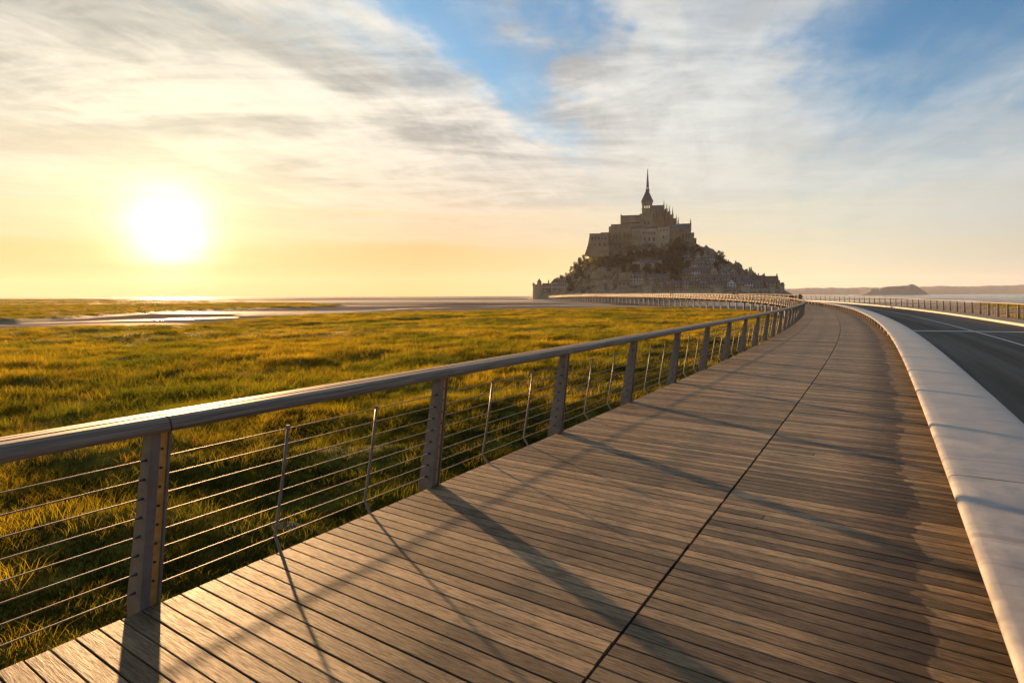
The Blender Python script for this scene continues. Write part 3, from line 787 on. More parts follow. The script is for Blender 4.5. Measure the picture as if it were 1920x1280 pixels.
for a, b_, dens, sc_, (k0, k1), zs in zones:
    A_ = math.radians(98) / 2 * (b_ ** 2 - a ** 2); n = int(A_ * dens)
    r_ = np.sqrt(rng.uniform(a * a, b_ * b_, n)); th = np.radians(rng.uniform(-52, 46, n)); x = r_ * np.sin(th); y = r_ * np.cos(th)
    h_, mk = ground_height(x, y); off = path_offset(x, y)
    clump = fbm(x / 2.0, y / 1.3, 3, 91)
    ok = (mk > .75) & (h_ > -2.28) & ((off < -.05) | ((off > 13.9))) & (rng.random(n) < np.clip((clump - .22) * 4, .6, 1))
    x, y, h_, clump = x[ok], y[ok], h_[ok], clump[ok]; n = len(x)
    s_ = sc_ * rng.uniform(.65, 1.25, n) * (.7 + .6 * clump)
    kk_ = rng.integers(k0, k1, n); off = off[ok]
    dk = (rng.random(n) < np.clip(1.4 - np.abs(off + .0) / 12, .22, .93)) & (b_ < 60)  # share of darker tufts rises towards the bridge
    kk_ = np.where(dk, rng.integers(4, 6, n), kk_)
    pp.append(np.stack([x, y, h_ - .02], -1)); ss_.append(np.stack([s_, s_, s_ * zs * rng.uniform(.7, 1.2, n)], -1)); rr_.append(rng.uniform(-.5, .5, n)); kk.append(kk_)
pp = np.concatenate(pp); ss_ = np.concatenate(ss_); rr_ = np.concatenate(rr_); kk = np.concatenate(kk)
print('tufts', len(pp))
gme = bpy.data.meshes.new('grass_points'); gme.vertices.add(len(pp)); gme.vertices.foreach_set('co', pp.ravel())
gme.attributes.new('scl', 'FLOAT_VECTOR', 'POINT').data.foreach_set('vector', ss_.ravel())
gme.attributes.new('rz', 'FLOAT', 'POINT').data.foreach_set('value', rr_.astype(np.float32))
gme.attributes.new('pick', 'INT', 'POINT').data.foreach_set('value', kk.astype(np.int32))
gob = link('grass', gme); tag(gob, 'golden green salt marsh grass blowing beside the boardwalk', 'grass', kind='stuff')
ng = bpy.data.node_groups.new('scatter_grass', 'GeometryNodeTree')
ng.interface.new_socket('Geometry', in_out='INPUT', socket_type='NodeSocketGeometry'); ng.interface.new_socket('Geometry', in_out='OUTPUT', socket_type='NodeSocketGeometry')
gi = ng.nodes.new('NodeGroupInput'); go = ng.nodes.new('NodeGroupOutput'); ip = ng.nodes.new('GeometryNodeInstanceOnPoints'); m2p = ng.nodes.new('GeometryNodeMeshToPoints')
jn = ng.nodes.new('GeometryNodeJoinGeometry')
for t_ in reversed(tufts):
    oi_ = ng.nodes.new('GeometryNodeObjectInfo'); oi_.inputs['Object'].default_value = t_; oi_.inputs['As Instance'].default_value = True
    ng.links.new(oi_.outputs['Geometry'], jn.inputs[0])
def attr(nm, ty):
    n = ng.nodes.new('GeometryNodeInputNamedAttribute'); n.data_type = ty; n.inputs[0].default_value = nm; return n.outputs[0]
ng.links.new(gi.outputs[0], m2p.inputs[0]); ng.links.new(m2p.outputs[0], ip.inputs['Points']); ng.links.new(jn.outputs[0], ip.inputs['Instance'])
ip.inputs['Pick Instance'].default_value = True
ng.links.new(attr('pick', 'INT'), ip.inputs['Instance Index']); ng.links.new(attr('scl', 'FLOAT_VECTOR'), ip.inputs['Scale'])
cx_ = ng.nodes.new('ShaderNodeCombineXYZ'); ng.links.new(attr('rz', 'FLOAT'), cx_.inputs[2]); ng.links.new(cx_.outputs[0], ip.inputs['Rotation'])
ng.links.new(ip.outputs[0], go.inputs[0])
gob.modifiers.new('scatter', 'NODES').node_group = ng

# ------------------------------------------------------------------ piles
pile_me = MB(); pile_me.tube([(0, 0, -3.4), (0, 0, -.30)], .155, 10); pile_me = pile_me.mesh('pile', M_PILE, smooth=False)
capm = MB(); capm.box((0.3, -.22, -.70), (12.8, .22, -.40)); capm = capm.mesh('crosshead_beam', M_DARK)
for k in range(0, 75):
    s = 4 + 6.0 * k
    if s > S_END - 10: break
    p_ = pt(s); t = empty('bridge_pier', p_, -head(s))
    side = 'nearest' if k == 0 else ''
    n_from = k + 1
    tag(t, 'slim paired pale columns carrying the bridge deck above the marsh', 'pier', 'pairs of slim columns under the bridge')
    for d in (1.0, 11.6): link('pile', pile_me, t, (d, 0, 0))
    link('crosshead_beam', capm, t, (0, 0, -.02))

# ================================================================== the mount
AM = R(13.4); RV = np.array([math.cos(AM), -math.sin(AM)]); FV = np.array([math.sin(AM), math.cos(AM)])
DC = 668.0; CL, CA, CB = 5.0, 142.0, 105.0
def to_lw(x, y): return x * RV[0] + y * RV[1], x * FV[0] + y * FV[1] - DC
def from_lw(l, w_): return l * RV[0] + (w_ + DC) * FV[0], l * RV[1] + (w_ + DC) * FV[1]
RT = [0, .3, .42, .52, .62, .7, .85, .95, 1.0, 1.05, 1.2]; ZT = [61, 58, 51, 41, 29, 21, 10, 5, 2, -3.5, -4]
def mount_h(l, w_, rough=True):
    l = np.asarray(l, float); w_ = np.asarray(w_, float)
    ca = np.where(l < CL, 126.0, CA)
    th = np.arctan2(w_ / CB, (l - CL) / ca)
    r_ = np.hypot((l - CL) / ca, w_ / CB)
    r_ = r_ * (1 + .05 * np.sin(3 * th + 1) + .03 * np.sin(7 * th))
    z = np.interp(r_, RT, ZT)
    z = z + 6 * np.exp(-(((l + 62) / 16) ** 2 + ((w_ + 5) / 40) ** 2))
    if rough:
        n = (fbm(l / 16, w_ / 16, 4, 101) - .5) * 12 + (fbm(l / 5, w_ / 5, 3, 111) - .5) * 6 - 2.5 * np.abs(fbm(l / 8, w_ / 20, 3, 113) - .5) * 6 + 1.5
        z = z + n * np.clip((1.02 - r_) / .15, 0, 1)
    return z
ml, mw = np.meshgrid(np.linspace(-165, 175, 230), np.linspace(-130, 130, 170), indexing='ij')
mz = mount_h(ml, mw); mx_, my_ = from_lw(ml, mw)
vv = np.stack([mx_, my_, mz], -1).reshape(-1, 3); n1_, n2_ = ml.shape
ff = [(i * n2_ + j, (i + 1) * n2_ + j, (i + 1) * n2_ + j + 1, i * n2_ + j + 1) for i in range(n1_ - 1) for j in range(n2_ - 1) if mz[i:i + 2, j:j + 2].max() > -3.3]
me = bpy.data.meshes.new('rocky_mount'); me.from_pydata(vv.tolist(), [], ff); me.materials.append(M_ROCK); me.update()
tag(link('rocky_mount_terrain', me), kind='structure')

def Wm(px, py, D):
    """world point seen at a photo position, at distance D along the mount's axis"""
    d = ray(px, py); t = D / (d[0] * FV[0] + d[1] * FV[1]); q = np.array([0, 0, EYE]) + t * d
    return q
def hit(px, py, D0=540, D1=720):
    prev = None
    for D in np.arange(D0, D1, 1.0):
        q = Wm(px, py, D); l, w_ = to_lw(q[0], q[1])
        if mount_h(l, w_, False) >= q[2]: return q, D
    q = Wm(px, py, 640); return q, 640
YAW = -AM
def lab(root, q): return None
class Site:
    """a building on the mount: local x to the right, y away from the camera, z up"""
    def __init__(s, name, px, py, D, label, cat, group=None):
        q = Wm(px, py, D); s.px, s.py, s.D, s.q = px, py, D, q
        s.root = empty(name, tuple(q), YAW); tag(s.root, label, cat, group)
    def loc(s, px, py, D=None):
        D = D or s.D; q = Wm(px, py, D) - s.q
        return np.array([q[0] * RV[0] + q[1] * RV[1], q[0] * FV[0] + q[1] * FV[1], q[2]])
    def block(s, name, x0, x1, yt, yb, D=None, dep=10, mat=None, parent=None):
        a = s.loc(x0, yb, D); c = s.loc(x1, yt, D); mb = MB(); mb.box((a[0], a[1], a[2]), (c[0], a[1] + dep, c[2]))
        return mb.build(name, mat or M_STONE, parent or s.root)
    def gable(s, name, x0, x1, ye, yr, D=None, dep=10, mat=None, over=.4, hip=0.0, parent=None):
        a = s.loc(x0, ye, D); c = s.loc(x1, yr, D); x0_, x1_ = a[0] - over, c[0] + over; y0_, y1_ = a[1] - over, a[1] + dep + over; zm = c[2]; z0 = a[2] - .02; ym = (y0_ + y1_) / 2
        mb = MB(); mb.add([(x0_, y0_, z0), (x1_, y0_, z0), (x1_, y1_, z0), (x0_, y1_, z0), (x0_ + hip, ym, zm), (x1_ - hip, ym, zm)],
                          [(0, 1, 5, 4), (2, 3, 4, 5), (0, 4, 3), (1, 2, 5), (3, 2, 1, 0)])
        return mb.build(name, mat or M_SLATE, parent or s.root)
    def pin(s, name, x, yb, yt, wpx, D=None, mat=None, dy=0.0):
        a = s.loc(x, yb, D); c = s.loc(x, yt, D); hw = wpx * .6 / 2; mb = MB(); zm = a[2] + (c[2] - a[2]) * .45
        mb.taper((a[0], a[1] + dy, a[2]), (hw, hw), (a[0], a[1] + dy, zm), (hw, hw)); mb.taper((a[0], a[1] + dy, zm), (hw * 1.25, hw * 1.25), (a[0], a[1] + dy, c[2]), (.08, .08))
        return mb.build(name, mat or M_STONE, s.root)
    def wins(s, x0, x1, n, yt, yb, D=None, wpx=1.2, name='window', mat=None, parent=None, proud=.05):
        me_ = None; wpx *= 1.3
        for i in range(n):
            x = x0 + (x1 - x0) * (i + .5) / n; a = s.loc(x - wpx / 2, yb, D); c = s.loc(x + wpx / 2, yt, D)
            if me_ is None:
                w_, h_ = c[0] - a[0], c[2] - a[2]; mb = MB(); mb.box((0, -proud, 0), (w_, .25, h_)); me_ = mb.mesh(name, mat or M_WIN)
            link(name, me_, parent or s.root, tuple(a))
    def arches(s, x0, x1, n, yt, yb, D=None, wpx=1.4, name='arched_window'):
        me_ = None; wpx *= 1.35
        for i in range(n):
            x = x0 + (x1 - x0) * (i + .5) / n; a = s.loc(x - wpx / 2, yb, D); c = s.loc(x + wpx / 2, yt, D)
            if me_ is None:
                w_, h_ = c[0] - a[0], c[2] - a[2]; mb = MB()
                pr = [(0, 0), (w_, 0), (w_, h_ * .75), (w_ * .75, h_ * .93), (w_ / 2, h_), (w_ * .25, h_ * .93), (0, h_ * .75)]
                vs = [(x_, yy, z_) for yy in (-.06, .25) for x_, z_ in pr]; k = len(pr)
                mb.add(vs, [tuple(range(k)), tuple(range(2 * k - 1, k - 1, -1))] + [(i_, k + i_, k + (i_ + 1) % k, (i_ + 1) % k) for i_ in range(k)]); me_ = mb.mesh(name, M_WIN)
            link(name, me_, s.root, tuple(a))
    def buttress(s, xs, yt, yb, D=None, wpx=1.8, dep=3.6, mat=None):
        me_ = None
        for x in xs:
            a = s.loc(x - wpx / 2, yb, D); c = s.loc(x + wpx / 2, yt, D)
            if me_ is None:
                w_, h_ = c[0] - a[0], c[2] - a[2]; mb = MB()
                mb.add([(0, -dep, 0), (w_, -dep, 0), (w_, .1, 0), (0, .1, 0), (0, -dep * .75, h_ * .82), (w_, -dep * .75, h_ * .82), (w_, .1, h_), (0, .1, h_)],
                       [(3, 2, 1, 0), (4, 5, 6, 7), (0, 1, 5, 4), (1, 2, 6, 5), (2, 3, 7, 6), (3, 0, 4, 7)]); me_ = mb.mesh('buttress', mat or M_STONE)
            link('buttress', me_, s.root, tuple(a))

# --- abbey church
ch = Site('abbey_church', 1213, 424, 664, 'abbey church with a tall thin spire crowning the rocky mount', 'church')
ch.block('nave_wall', 1166, 1206, 405, 424, 664, 18, M_STONE); ch.gable('nave_roof', 1164, 1206, 407, 400.5, 664, 18, M_BRICKRF)
ch.block('west_front', 1163.2, 1166.5, 402.5, 424, 663.5, 19, M_STONE)
ch.block('aisle_wall', 1168, 1262, 417, 428, 660, 4, M_STONE); ch.gable('aisle_roof', 1168, 1262, 418, 414.5, 660, 4, M_SLATE)
ch.block('transept', 1200, 1224, 400, 424, 658, 24, M_STONE); ch.gable('transept_roof', 1200, 1224, 401, 397, 658, 24, M_SLATE)
ch.arches(1206, 1219, 2, 414, 421, 658, 2.4)
ch.block('crossing_tower', 1203.5, 1223, 391, 402, 667, 12, M_STONE)
ch.block('tower_corbel', 1203, 1223.6, 389.8, 391.2, 666.7, 12.6, M_STONE)
# open belfry: piers at the corners and between the openings, front and back
for y_ in (0.0, 9.6):
    for xx0, xx1 in ((1204, 1208.4), (1209.9, 1212.4), (1213.9, 1216.4), (1217.9, 1223)):
        ch.block('belfry_pier', xx0, xx1, 383, 390, 667 + y_, 1.9, M_STONE)
ch.block('belfry_head', 1203.4, 1223.4, 377, 383.2, 666.8, 12, M_STONE)
def frust(site, name, x, y0, w0, y1, w1, D, mat, dy=6, n=4, rot=math.pi / 4):
    a = site.loc(x, y0, D); c = site.loc(x, y1, D); mb = MB(); mb.taper((a[0], a[1] + dy, a[2]), (w0 * .305, w0 * .305), (c[0], a[1] + dy, c[2]), (w1 * .305, w1 * .305), n, rot); return mb.build(name, mat, site.root)
frust(ch, 'tower_roof', 1213.5, 377.2, 21.5, 357.5, 5.6, 667, M_SLATE)
frust(ch, 'spire_gallery', 1214.2, 357.6, 7.4, 353.5, 7.6, 667, M_SLATE, n=8, rot=.39)
for dx_ in (-2.2, 2.2):
    frust(ch, 'spire_pinnacle', 1214.2 + dx_, 354, 1.4, 347, .2, 667, M_SLATE)
for dx_ in (-1.9, -.1, 1.7):
    frust(ch, 'lantern_post', 1214.2 + dx_, 353.6, 1.2, 349, 1.1, 667, M_SLATE)
frust(ch, 'spire', 1214.3, 349.2, 5.4, 314, .7, 667, M_SLATE, n=8, rot=.39)
frust(ch, 'spire_finial', 1214.4, 314.1, .9, 311.5, .5, 667, M_GOLD, n=6)
frust(ch, 'statue', 1214.4, 311.5, 1.5, 307, .5, 667, M_GOLD, n=6)
# choir
ch.block('choir_clerestory', 1223, 1246, 393, 418, 664, 15, M_STONE)
ch.gable('choir_roof', 1222, 1243.5, 394, 382.5, 664, 15, M_SLATE, hip=0)
ch.block('choir_chapel', 1224, 1262, 409, 426, 659, 24, M_STONE)
apse = [(1246, 1252, 391), (1252, 1257, 396), (1257, 1263, 402), (1263, 1268, 409)]
for x0_, x1_, yt in apse: ch.block('apse_step', x0_, x1_, yt, 424, 664, 15, M_STONE)
ch.arches(1225, 1243, 5, 397, 407, 664, 1.8)
for x_, yt in ((1244.5, 375), (1249.5, 381), (1254.5, 384), (1260.8, 388.5), (1267.5, 401), (1271.3, 405), (1233, 388), (1227, 390), (1239, 386)):
    ch.pin('pinnacle', x_, yt + 28, yt, 2.3, 661)
for x_ in (1229, 1236, 1243, 1250, 1256):
    a = ch.loc(x_, 412, 657); c = ch.loc(x_ + 1.2, 398, 664.2); mb = MB()
    mb.add([(a[0], a[1], a[2] - 2), (c[0], a[1], a[2] - 2), (c[0], a[1], a[2] + 1.5), (a[0], a[1], a[2] + 1.5), (a[0], c[1], c[2] - 2), (c[0], c[1], c[2] - 2), (c[0], c[1], c[2]), (a[0], c[1], c[2])],
           [(0, 1, 2, 3), (7, 6, 5, 4), (3, 2, 6, 7), (0, 4, 5, 1), (1, 5, 6, 2), (0, 3, 7, 4)]); mb.build('flying_buttress', M_STONE, ch.root)
    ch.block('buttress_pier', x_ - .3, x_ + 1.5, 404, 424, 656, 2, M_STONE)

# --- west range
wr = Site('abbey_west_range', 1120, 470, 640, 'lower stepped stone range at the left end of the abbey, flat topped', 'building')
wr.block('range_wall', 1105, 1141, 438.5, 478, 640, 26); wr.block('parapet', 1104.5, 1141, 437, 438.6, 639.7, 26.6)
wr.block('end_tower', 1126, 1141.5, 435.5, 439, 641, 20)
a = wr.loc(1096, 478); c = wr.loc(1106, 438.5); mb = MB()
mb.add([(a[0], a[1], a[2]), (c[0], a[1], a[2]), (c[0], a[1], c[2]), (a[0] + 3.6, a[1], c[2] - 12), (a[0], a[1] + 24, a[2]), (c[0], a[1] + 24, a[2]), (c[0], a[1] + 24, c[2]), (a[0] + 3.6, a[1] + 24, c[2] - 12)],
       [(0, 1, 2, 3), (7, 6, 5, 4), (3, 2, 6, 7), (0, 3, 7, 4), (1, 5, 6, 2)]); mb.build('battered_end', M_STONE, wr.root)
wr.arches(1108, 1138, 5, 444, 449, 640, 2.0); wr.wins(1110, 1138, 3, 456, 461, 640, 2.6); wr.buttress([1107, 1114, 1122, 1131, 1138], 452, 474, 640, 1.5, 1.6)
wr.block('lower_terrace', 1104, 1142, 462, 482, 636, 6, M_STONE)
# --- central range
cr = Site('abbey_central_range', 1195, 472, 636, 'high buttressed granite walls of the abbey below the church nave', 'building')
cr.block('west_block', 1141, 1166, 424, 476, 646, 30); cr.block('west_block_top', 1145.5, 1166, 420, 424.2, 648, 26)
cr.block('middle_block', 1165.5, 1190, 421.5, 478, 642, 30)
cr.block('main_block', 1184, 1233, 428, 474, 637, 30, M_STONE2); cr.gable('main_roof', 1184, 1233, 428.3, 421.5, 637, 22, M_SLATE)
cr.block('east_block', 1232.5, 1256, 425.5, 470, 634, 30, M_STONE2); cr.block('east_parapet', 1232, 1256.5, 424, 425.8, 633.7, 30.5, M_STONE)
cr.block('brown_bay', 1184.5, 1200, 431, 471, 635.5, 2, M_STONE)
cr.block('corner_block', 1256, 1276, 426, 474, 640, 26)
cr.gable('corner_roof', 1256, 1276, 426.3, 417.5, 640, 22, M_SLATE)
cr.buttress([1146, 1153, 1160], 434, 472, 646, 2.0, 2.4); cr.buttress([1168, 1174, 1181, 1187], 432, 472, 642, 1.8, 2.4)
cr.buttress([1201.5, 1211, 1221, 1231], 438, 472, 637, 1.6, 1.8, M_STONE2); cr.buttress([1238, 1250], 436, 468, 634, 2.0, 1.4, M_STONE2)
cr.arches(1149, 1164, 3, 440, 447, 646, 2.2); cr.arches(1168, 1188, 3, 438, 446, 642, 2.0); cr.arches(1204, 1230, 5, 434, 439, 637, 2.0)
cr.arches(1205, 1230, 3, 444, 452, 637, 2.6); cr.wins(1203, 1230, 4, 457, 461, 637, 1.8); cr.arches(1241, 1247, 1, 441, 447, 634, 2.4); cr.wins(1236, 1254, 3, 430, 433, 634, 1.6); cr.wins(1237, 1253, 2, 455, 459, 634, 1.8)
cr.wins(1142, 1190, 7, 455, 459, 641.8, 1.4)
# --- east hall
eh = Site('abbey_east_hall', 1285, 470, 648, 'tall gabled hall with steep slate roof at the right end of the abbey', 'building')
eh.block('hall_wall', 1275, 1296, 431, 476, 648, 22); eh.gable('hall_roof', 1275, 1296, 431.5, 416.5, 648, 22, M_SLATE)
eh.pin('corner_turret', 1294.5, 432, 409.5, 2.6, 647)
eh.block('east_step', 1295.5, 1301, 436, 474, 648, 20); eh.pin('corner_turret', 1300.5, 445, 434.5, 1.8, 648)
eh.block('east_lower_block', 1300, 1306, 446, 474, 648, 18)
eh.buttress([1277, 1282, 1287.5, 1293], 434, 472, 648, 1.5, 2.0); eh.arches(1278, 1295, 3, 437, 449, 648, 1.6); eh.wins(1302, 1306, 1, 452, 456, 648, 1.6)
# small abbey gatehouse below
gt = Site('abbey_gatehouse', 1268, 474, 628, 'small pale gatehouse peeping from the dark trees below the abbey', 'building')
gt.block('gate_wall', 1266, 1274, 468, 478, 628, 6, M_CREAM); gt.gable('gate_roof', 1266, 1274, 468.3, 465, 628, 6); gt.wins(1267, 1273, 2, 470.5, 473, 628, 1.4)

# --- houses
STONES = {'grey stone': M_STONE, 'pale stone': M_STONE2, 'cream': M_CREAM, 'white': M_WHITE}
def house(px, pyb, wpx, wall_h, roof_h, wallc, roofc, label, chim=1, rows=2, cols=3, D=None, dep=8.0, ridge='x', dormer=0, yaw=0.0):
    if D is None: q, D = hit(px, pyb)
    else: q = Wm(px, pyb, D)
    sc_ = 1.0 / (FPX / math.cos(AM) / D); wd_ = wpx * sc_ * 1.03 
    root = empty('house', tuple(q), YAW + yaw); tag(root, label, 'house', 'houses on the mount')
    mb = MB(); mb.box((-wd_ / 2, 0, -7), (wd_ / 2, dep, wall_h)); wl = MB(); wl.v, wl.f, wl.uv, wl.tone, wl.mi = mb.v, mb.f, mb.uv, mb.tone, mb.mi
    if ridge == 'y': wl.add([(-wd_ / 2, 0, wall_h), (wd_ / 2, 0, wall_h), (0, 0, wall_h + roof_h * .93), (-wd_ / 2, .4, wall_h), (wd_ / 2, .4, wall_h), (0, .4, wall_h + roof_h * .93)], [(0, 1, 2), (5, 4, 3), (1, 4, 5, 2), (0, 2, 5, 3)])
    wl.build('wall', STONES[wallc], root)
    o_ = .35; mb = MB(); X0, X1, Y0, Y1 = -wd_ / 2 - o_, wd_ / 2 + o_, -o_, dep + o_
    if ridge == 'x': ra, rb = (X0, (Y0 + Y1) / 2), (X1, (Y0 + Y1) / 2)
    else: ra, rb = (0, Y0), (0, Y1)
    zt = wall_h + roof_h; z0 = wall_h - .02
    if ridge == 'x': mb.add([(X0, Y0, z0), (X1, Y0, z0), (X1, Y1, z0), (X0, Y1, z0), (*ra, zt), (*rb, zt)], [(0, 1, 5, 4), (2, 3, 4, 5), (0, 4, 3), (1, 2, 5), (3, 2, 1, 0)])
    else:  # two pitched slabs so the gable wall shows
        t_ = .3
        for sg in (-1, 1):
            e_ = wd_ / 2 + o_
            mb.add([(sg * e_, Y0, z0 - .1), (0, Y0, zt), (0, Y1, zt), (sg * e_, Y1, z0 - .1), (sg * e_, Y0, z0 + t_), (0, Y0, zt + t_), (0, Y1, zt + t_), (sg * e_, Y1, z0 + t_)], [(0, 1, 2, 3), (7, 6, 5, 4), (0, 4, 5, 1), (1, 5, 6, 2), (2, 6, 7, 3), (3, 7, 4, 0)])
    rf = mb.build('roof', M_SLATE if roofc == 'slate' else M_BRICKRF, root)
    for c_ in range(chim):
        xx = (-wd_ / 2 + .8) if c_ == 0 else (wd_ / 2 - .8); yy = (Y0 + Y1) / 2
        if ridge == 'y': xx = 0.9 * (1 if c_ else -1); yy = dep * .6
        mb = MB(); mb.box((xx - .55, yy - .5, wall_h + roof_h * .5), (xx + .55, yy + .5, zt + 1.8)); mb.box((xx - .65, yy - .6, zt + 1.8), (xx + .65, yy + .6, zt + 2.1)); mb.build('chimney', M_STONE, rf)
    for dd_ in range(dormer):
        xx = -wd_ / 2 + wd_ * (dd_ + .5) / dormer; mb = MB(); zb = wall_h + roof_h * .15; zt2 = zb + roof_h * .42; yb = -.1
        mb.add([(xx - .8, yb, zb), (xx + .8, yb, zb), (xx + .8, yb, zt2 - .5), (xx, yb, zt2 + .6), (xx - .8, yb, zt2 - .5), (xx - .8, 3, zb), (xx + .8, 3, zb), (xx + .8, 3, zt2 - .5), (xx, 3, zt2 + .6), (xx - .8, 3, zt2 - .5)],
               [(0, 1, 2, 3, 4), (1, 6, 7, 2), (5, 0, 4, 9), (2, 7, 8, 3), (4, 3, 8, 9)]); mb.build('dormer', M_CREAM, rf)
    ww = min(1.35, wd_ / cols * .5); hh = min(1.7, wall_h / rows * .55); wmb = MB(); wmb.box((-ww / 2, -.06, 0), (ww / 2, .1, hh)); wme = wmb.mesh('window', M_WIN)
    for r_ in range(rows):
        for c_ in range(cols):
            link('window', wme, root, (-wd_ / 2 + wd_ * (c_ + .5) / cols, 0, wall_h * (r_ + .45) / rows))
    return root
ORD = ['leftmost', 'second from left', 'third from left', 'fourth from left', 'fifth from left', 'sixth from left', 'seventh from left', 'eighth from left', 'ninth from left', 'tenth from left', 'eleventh from left', 'twelfth from left', 'thirteenth from left', 'fourteenth from left', 'fifteenth from left']
hr = random.Random(5)
rows_ = [
    ('row on the rampart', 541.5, [(1222, 13, 5.0, 3.2), (1238, 15, 4.2, 3.6), (1254, 12, 4.5, 3.4), (1270, 15, 4.8, 3.2), (1287, 13, 4.2, 4.0), (1303, 14, 4.0, 3.4), (1319, 14, 4.6, 3.8), (1336, 15, 4.2, 3.6), (1353, 13, 4.8, 3.6), (1371, 15, 5.0, 4.4), (1389, 12, 4.6, 4.2), (1404, 14, 5.2, 4.0), (1421, 15, 4.6, 4.0), (1459, 12, 3.6, 3.2)]),
    ('second row up', 531, [(1283, 14, 4.6, 3.4), (1299, 13, 5.0, 3.6), (1315, 14, 4.2, 4.2), (1331, 13, 4.6, 3.6), (1347, 13, 4.4, 4.2), (1362, 13, 4.8, 3.8), (1379, 14, 5.2, 4.0), (1396, 13, 4.6, 4.2), (1411, 13, 4.4, 4.6), (1427, 12, 4.2, 4.2)]),
    ('third row up', 519, [(1288, 15, 5.2, 3.8), (1305, 14, 5.6, 4.0), (1320, 13, 4.6, 4.8), (1338, 15, 5.4, 4.2), (1356, 14, 5.0, 4.0), (1374, 14, 4.8, 4.4), (1391, 14, 4.6, 4.2), (1407, 12, 4.2, 4.0)]),
    ('fourth row up', 506, [(1300, 14, 5.6, 4.2), (1315, 13, 6.2, 4.6), (1331, 13, 5.4, 4.4), (1368, 14, 5.0, 3.6), (1384, 13, 4.4, 3.4)]),
    ('highest row', 493, [(1286, 18, 5.4, 3.4), (1309, 13, 5.4, 4.4), (1322, 12, 6.0, 5.0), (1334, 11, 5.0, 4.0)])]
for rn, yb, lst in rows_:
    for i, (x_, w_, wh, rh) in enumerate(lst):
        wc = hr.choices(['grey stone', 'pale stone', 'cream', 'white'], [6, 3, 1, .6])[0]
        if rn == 'row on the rampart' and i in (9, 11): wc = 'white'
        rc = 'slate' if hr.random() < .75 else 'brown'; cm = hr.choice([1, 1, 2]); rdg = hr.choice(['x', 'x', 'y']); dm = hr.choice([0, 0, 2]) if rdg == 'x' else 0
        lb = f"{wc} house, {rc} roof, {'two chimneys' if cm == 2 else 'one chimney'}, {ORD[i]} in the {rn}"
        house(x_, yb, w_, wh, rh, wc, rc, lb, cm, 2, 3, None, 8, rdg, dm, hr.uniform(-.25, .25))
house(1195, 530, 25, 5.6, 4.4, 'pale stone', 'slate', 'pale house with white dormers in a slate roof, left of the long terrace', 2, 2, 5, None, 9, 'x', 3)
house(1234, 530, 40, 5.0, 3.8, 'grey stone', 'slate', 'long low grey terrace with slate roof below the hillside garden', 2, 1, 9, None, 8, 'x', 0)
house(1216, 502, 30, 4.6, 3.6, 'pale stone', 'slate', 'pale cottage with slate roof alone among the trees below the abbey', 1, 1, 4, None, 8, 'x', 0)
house(1445, 541, 25, 6.4, 6.6, 'grey stone', 'brown', 'big grey house with tall brown roof near the right end tower', 2, 2, 4, None, 12, 'x', 0)
house(1170, 538, 22, 5, 2.6, 'grey stone', 'brown', 'grey stone barn built against the bare rock on the left', 0, 1, 3, None, 8, 'x', 0)

# left-hand buildings by the water
ql = Site('waterside_barracks', 1048, 554, 618, 'long pale barracks with two rows of windows beside the mount\'s left foot', 'building')
ql.block('barracks_wall', 1033, 1063.5, 530, 557, 618, 14, M_CREAM); ql.gable('barracks_roof', 1033, 1063.5, 530.3, 521.5, 618, 14, M_BRICKRF, hip=3)
ql.wins(1035, 1062, 7, 532.5, 536, 618, 1.5); ql.wins(1035, 1062, 7, 540, 544, 618, 1.5)
qh = Site('waterside_house', 1024, 554, 628, 'sunlit golden house between the round tower and the barracks', 'house')
qh.block('house_wall', 1016, 1031.5, 536, 558, 628, 12, M_CREAM); qh.gable('house_roof', 1016, 1031.5, 536.3, 530.5, 628, 12, M_BRICKRF, hip=0)
qh.block('chimney', 1027.5, 1029.5, 525, 533, 632, 1.4, M_STONE); qh.wins(1018, 1030, 4, 540, 543.5, 628, 1.3); qh.wins(1018, 1030, 4, 547, 550, 628, 1.3)
tw = Site('round_tower', 1006, 556, 622, 'round stone tower with small domed turret at the mount\'s left tip', 'tower')
def cyl(site, name, x, y0, y1, w0, w1, D, mat, n=20):
    a = site.loc(x, y0, D); c = site.loc(x, y1, D); mb = MB(); mb.taper((a[0], a[1] + 5, a[2]), (w0 * .3, w0 * .3), (c[0], a[1] + 5, c[2]), (w1 * .3, w1 * .3), n, 0); return mb.build(name, mat, site.root)
cyl(tw, 'tower_drum', 1006, 561, 536, 20, 18, 622, M_STONE2); cyl(tw, 'tower_parapet', 1006, 536.2, 533, 20, 20, 622, M_STONE2)
cyl(tw, 'turret', 1009.5, 533.2, 528, 8.5, 8.5, 622, M_STONE); cyl(tw, 'turret_dome', 1009.5, 528.1, 524.5, 9, 4.5, 622, M_SLATE); cyl(tw, 'turret_finial', 1009.5, 524.6, 521.5, 3, .8, 622, M_SLATE)
cyl(tw, 'stair_cap', 998.8, 534, 530, 4.5, 3.4, 620, M_STONE)

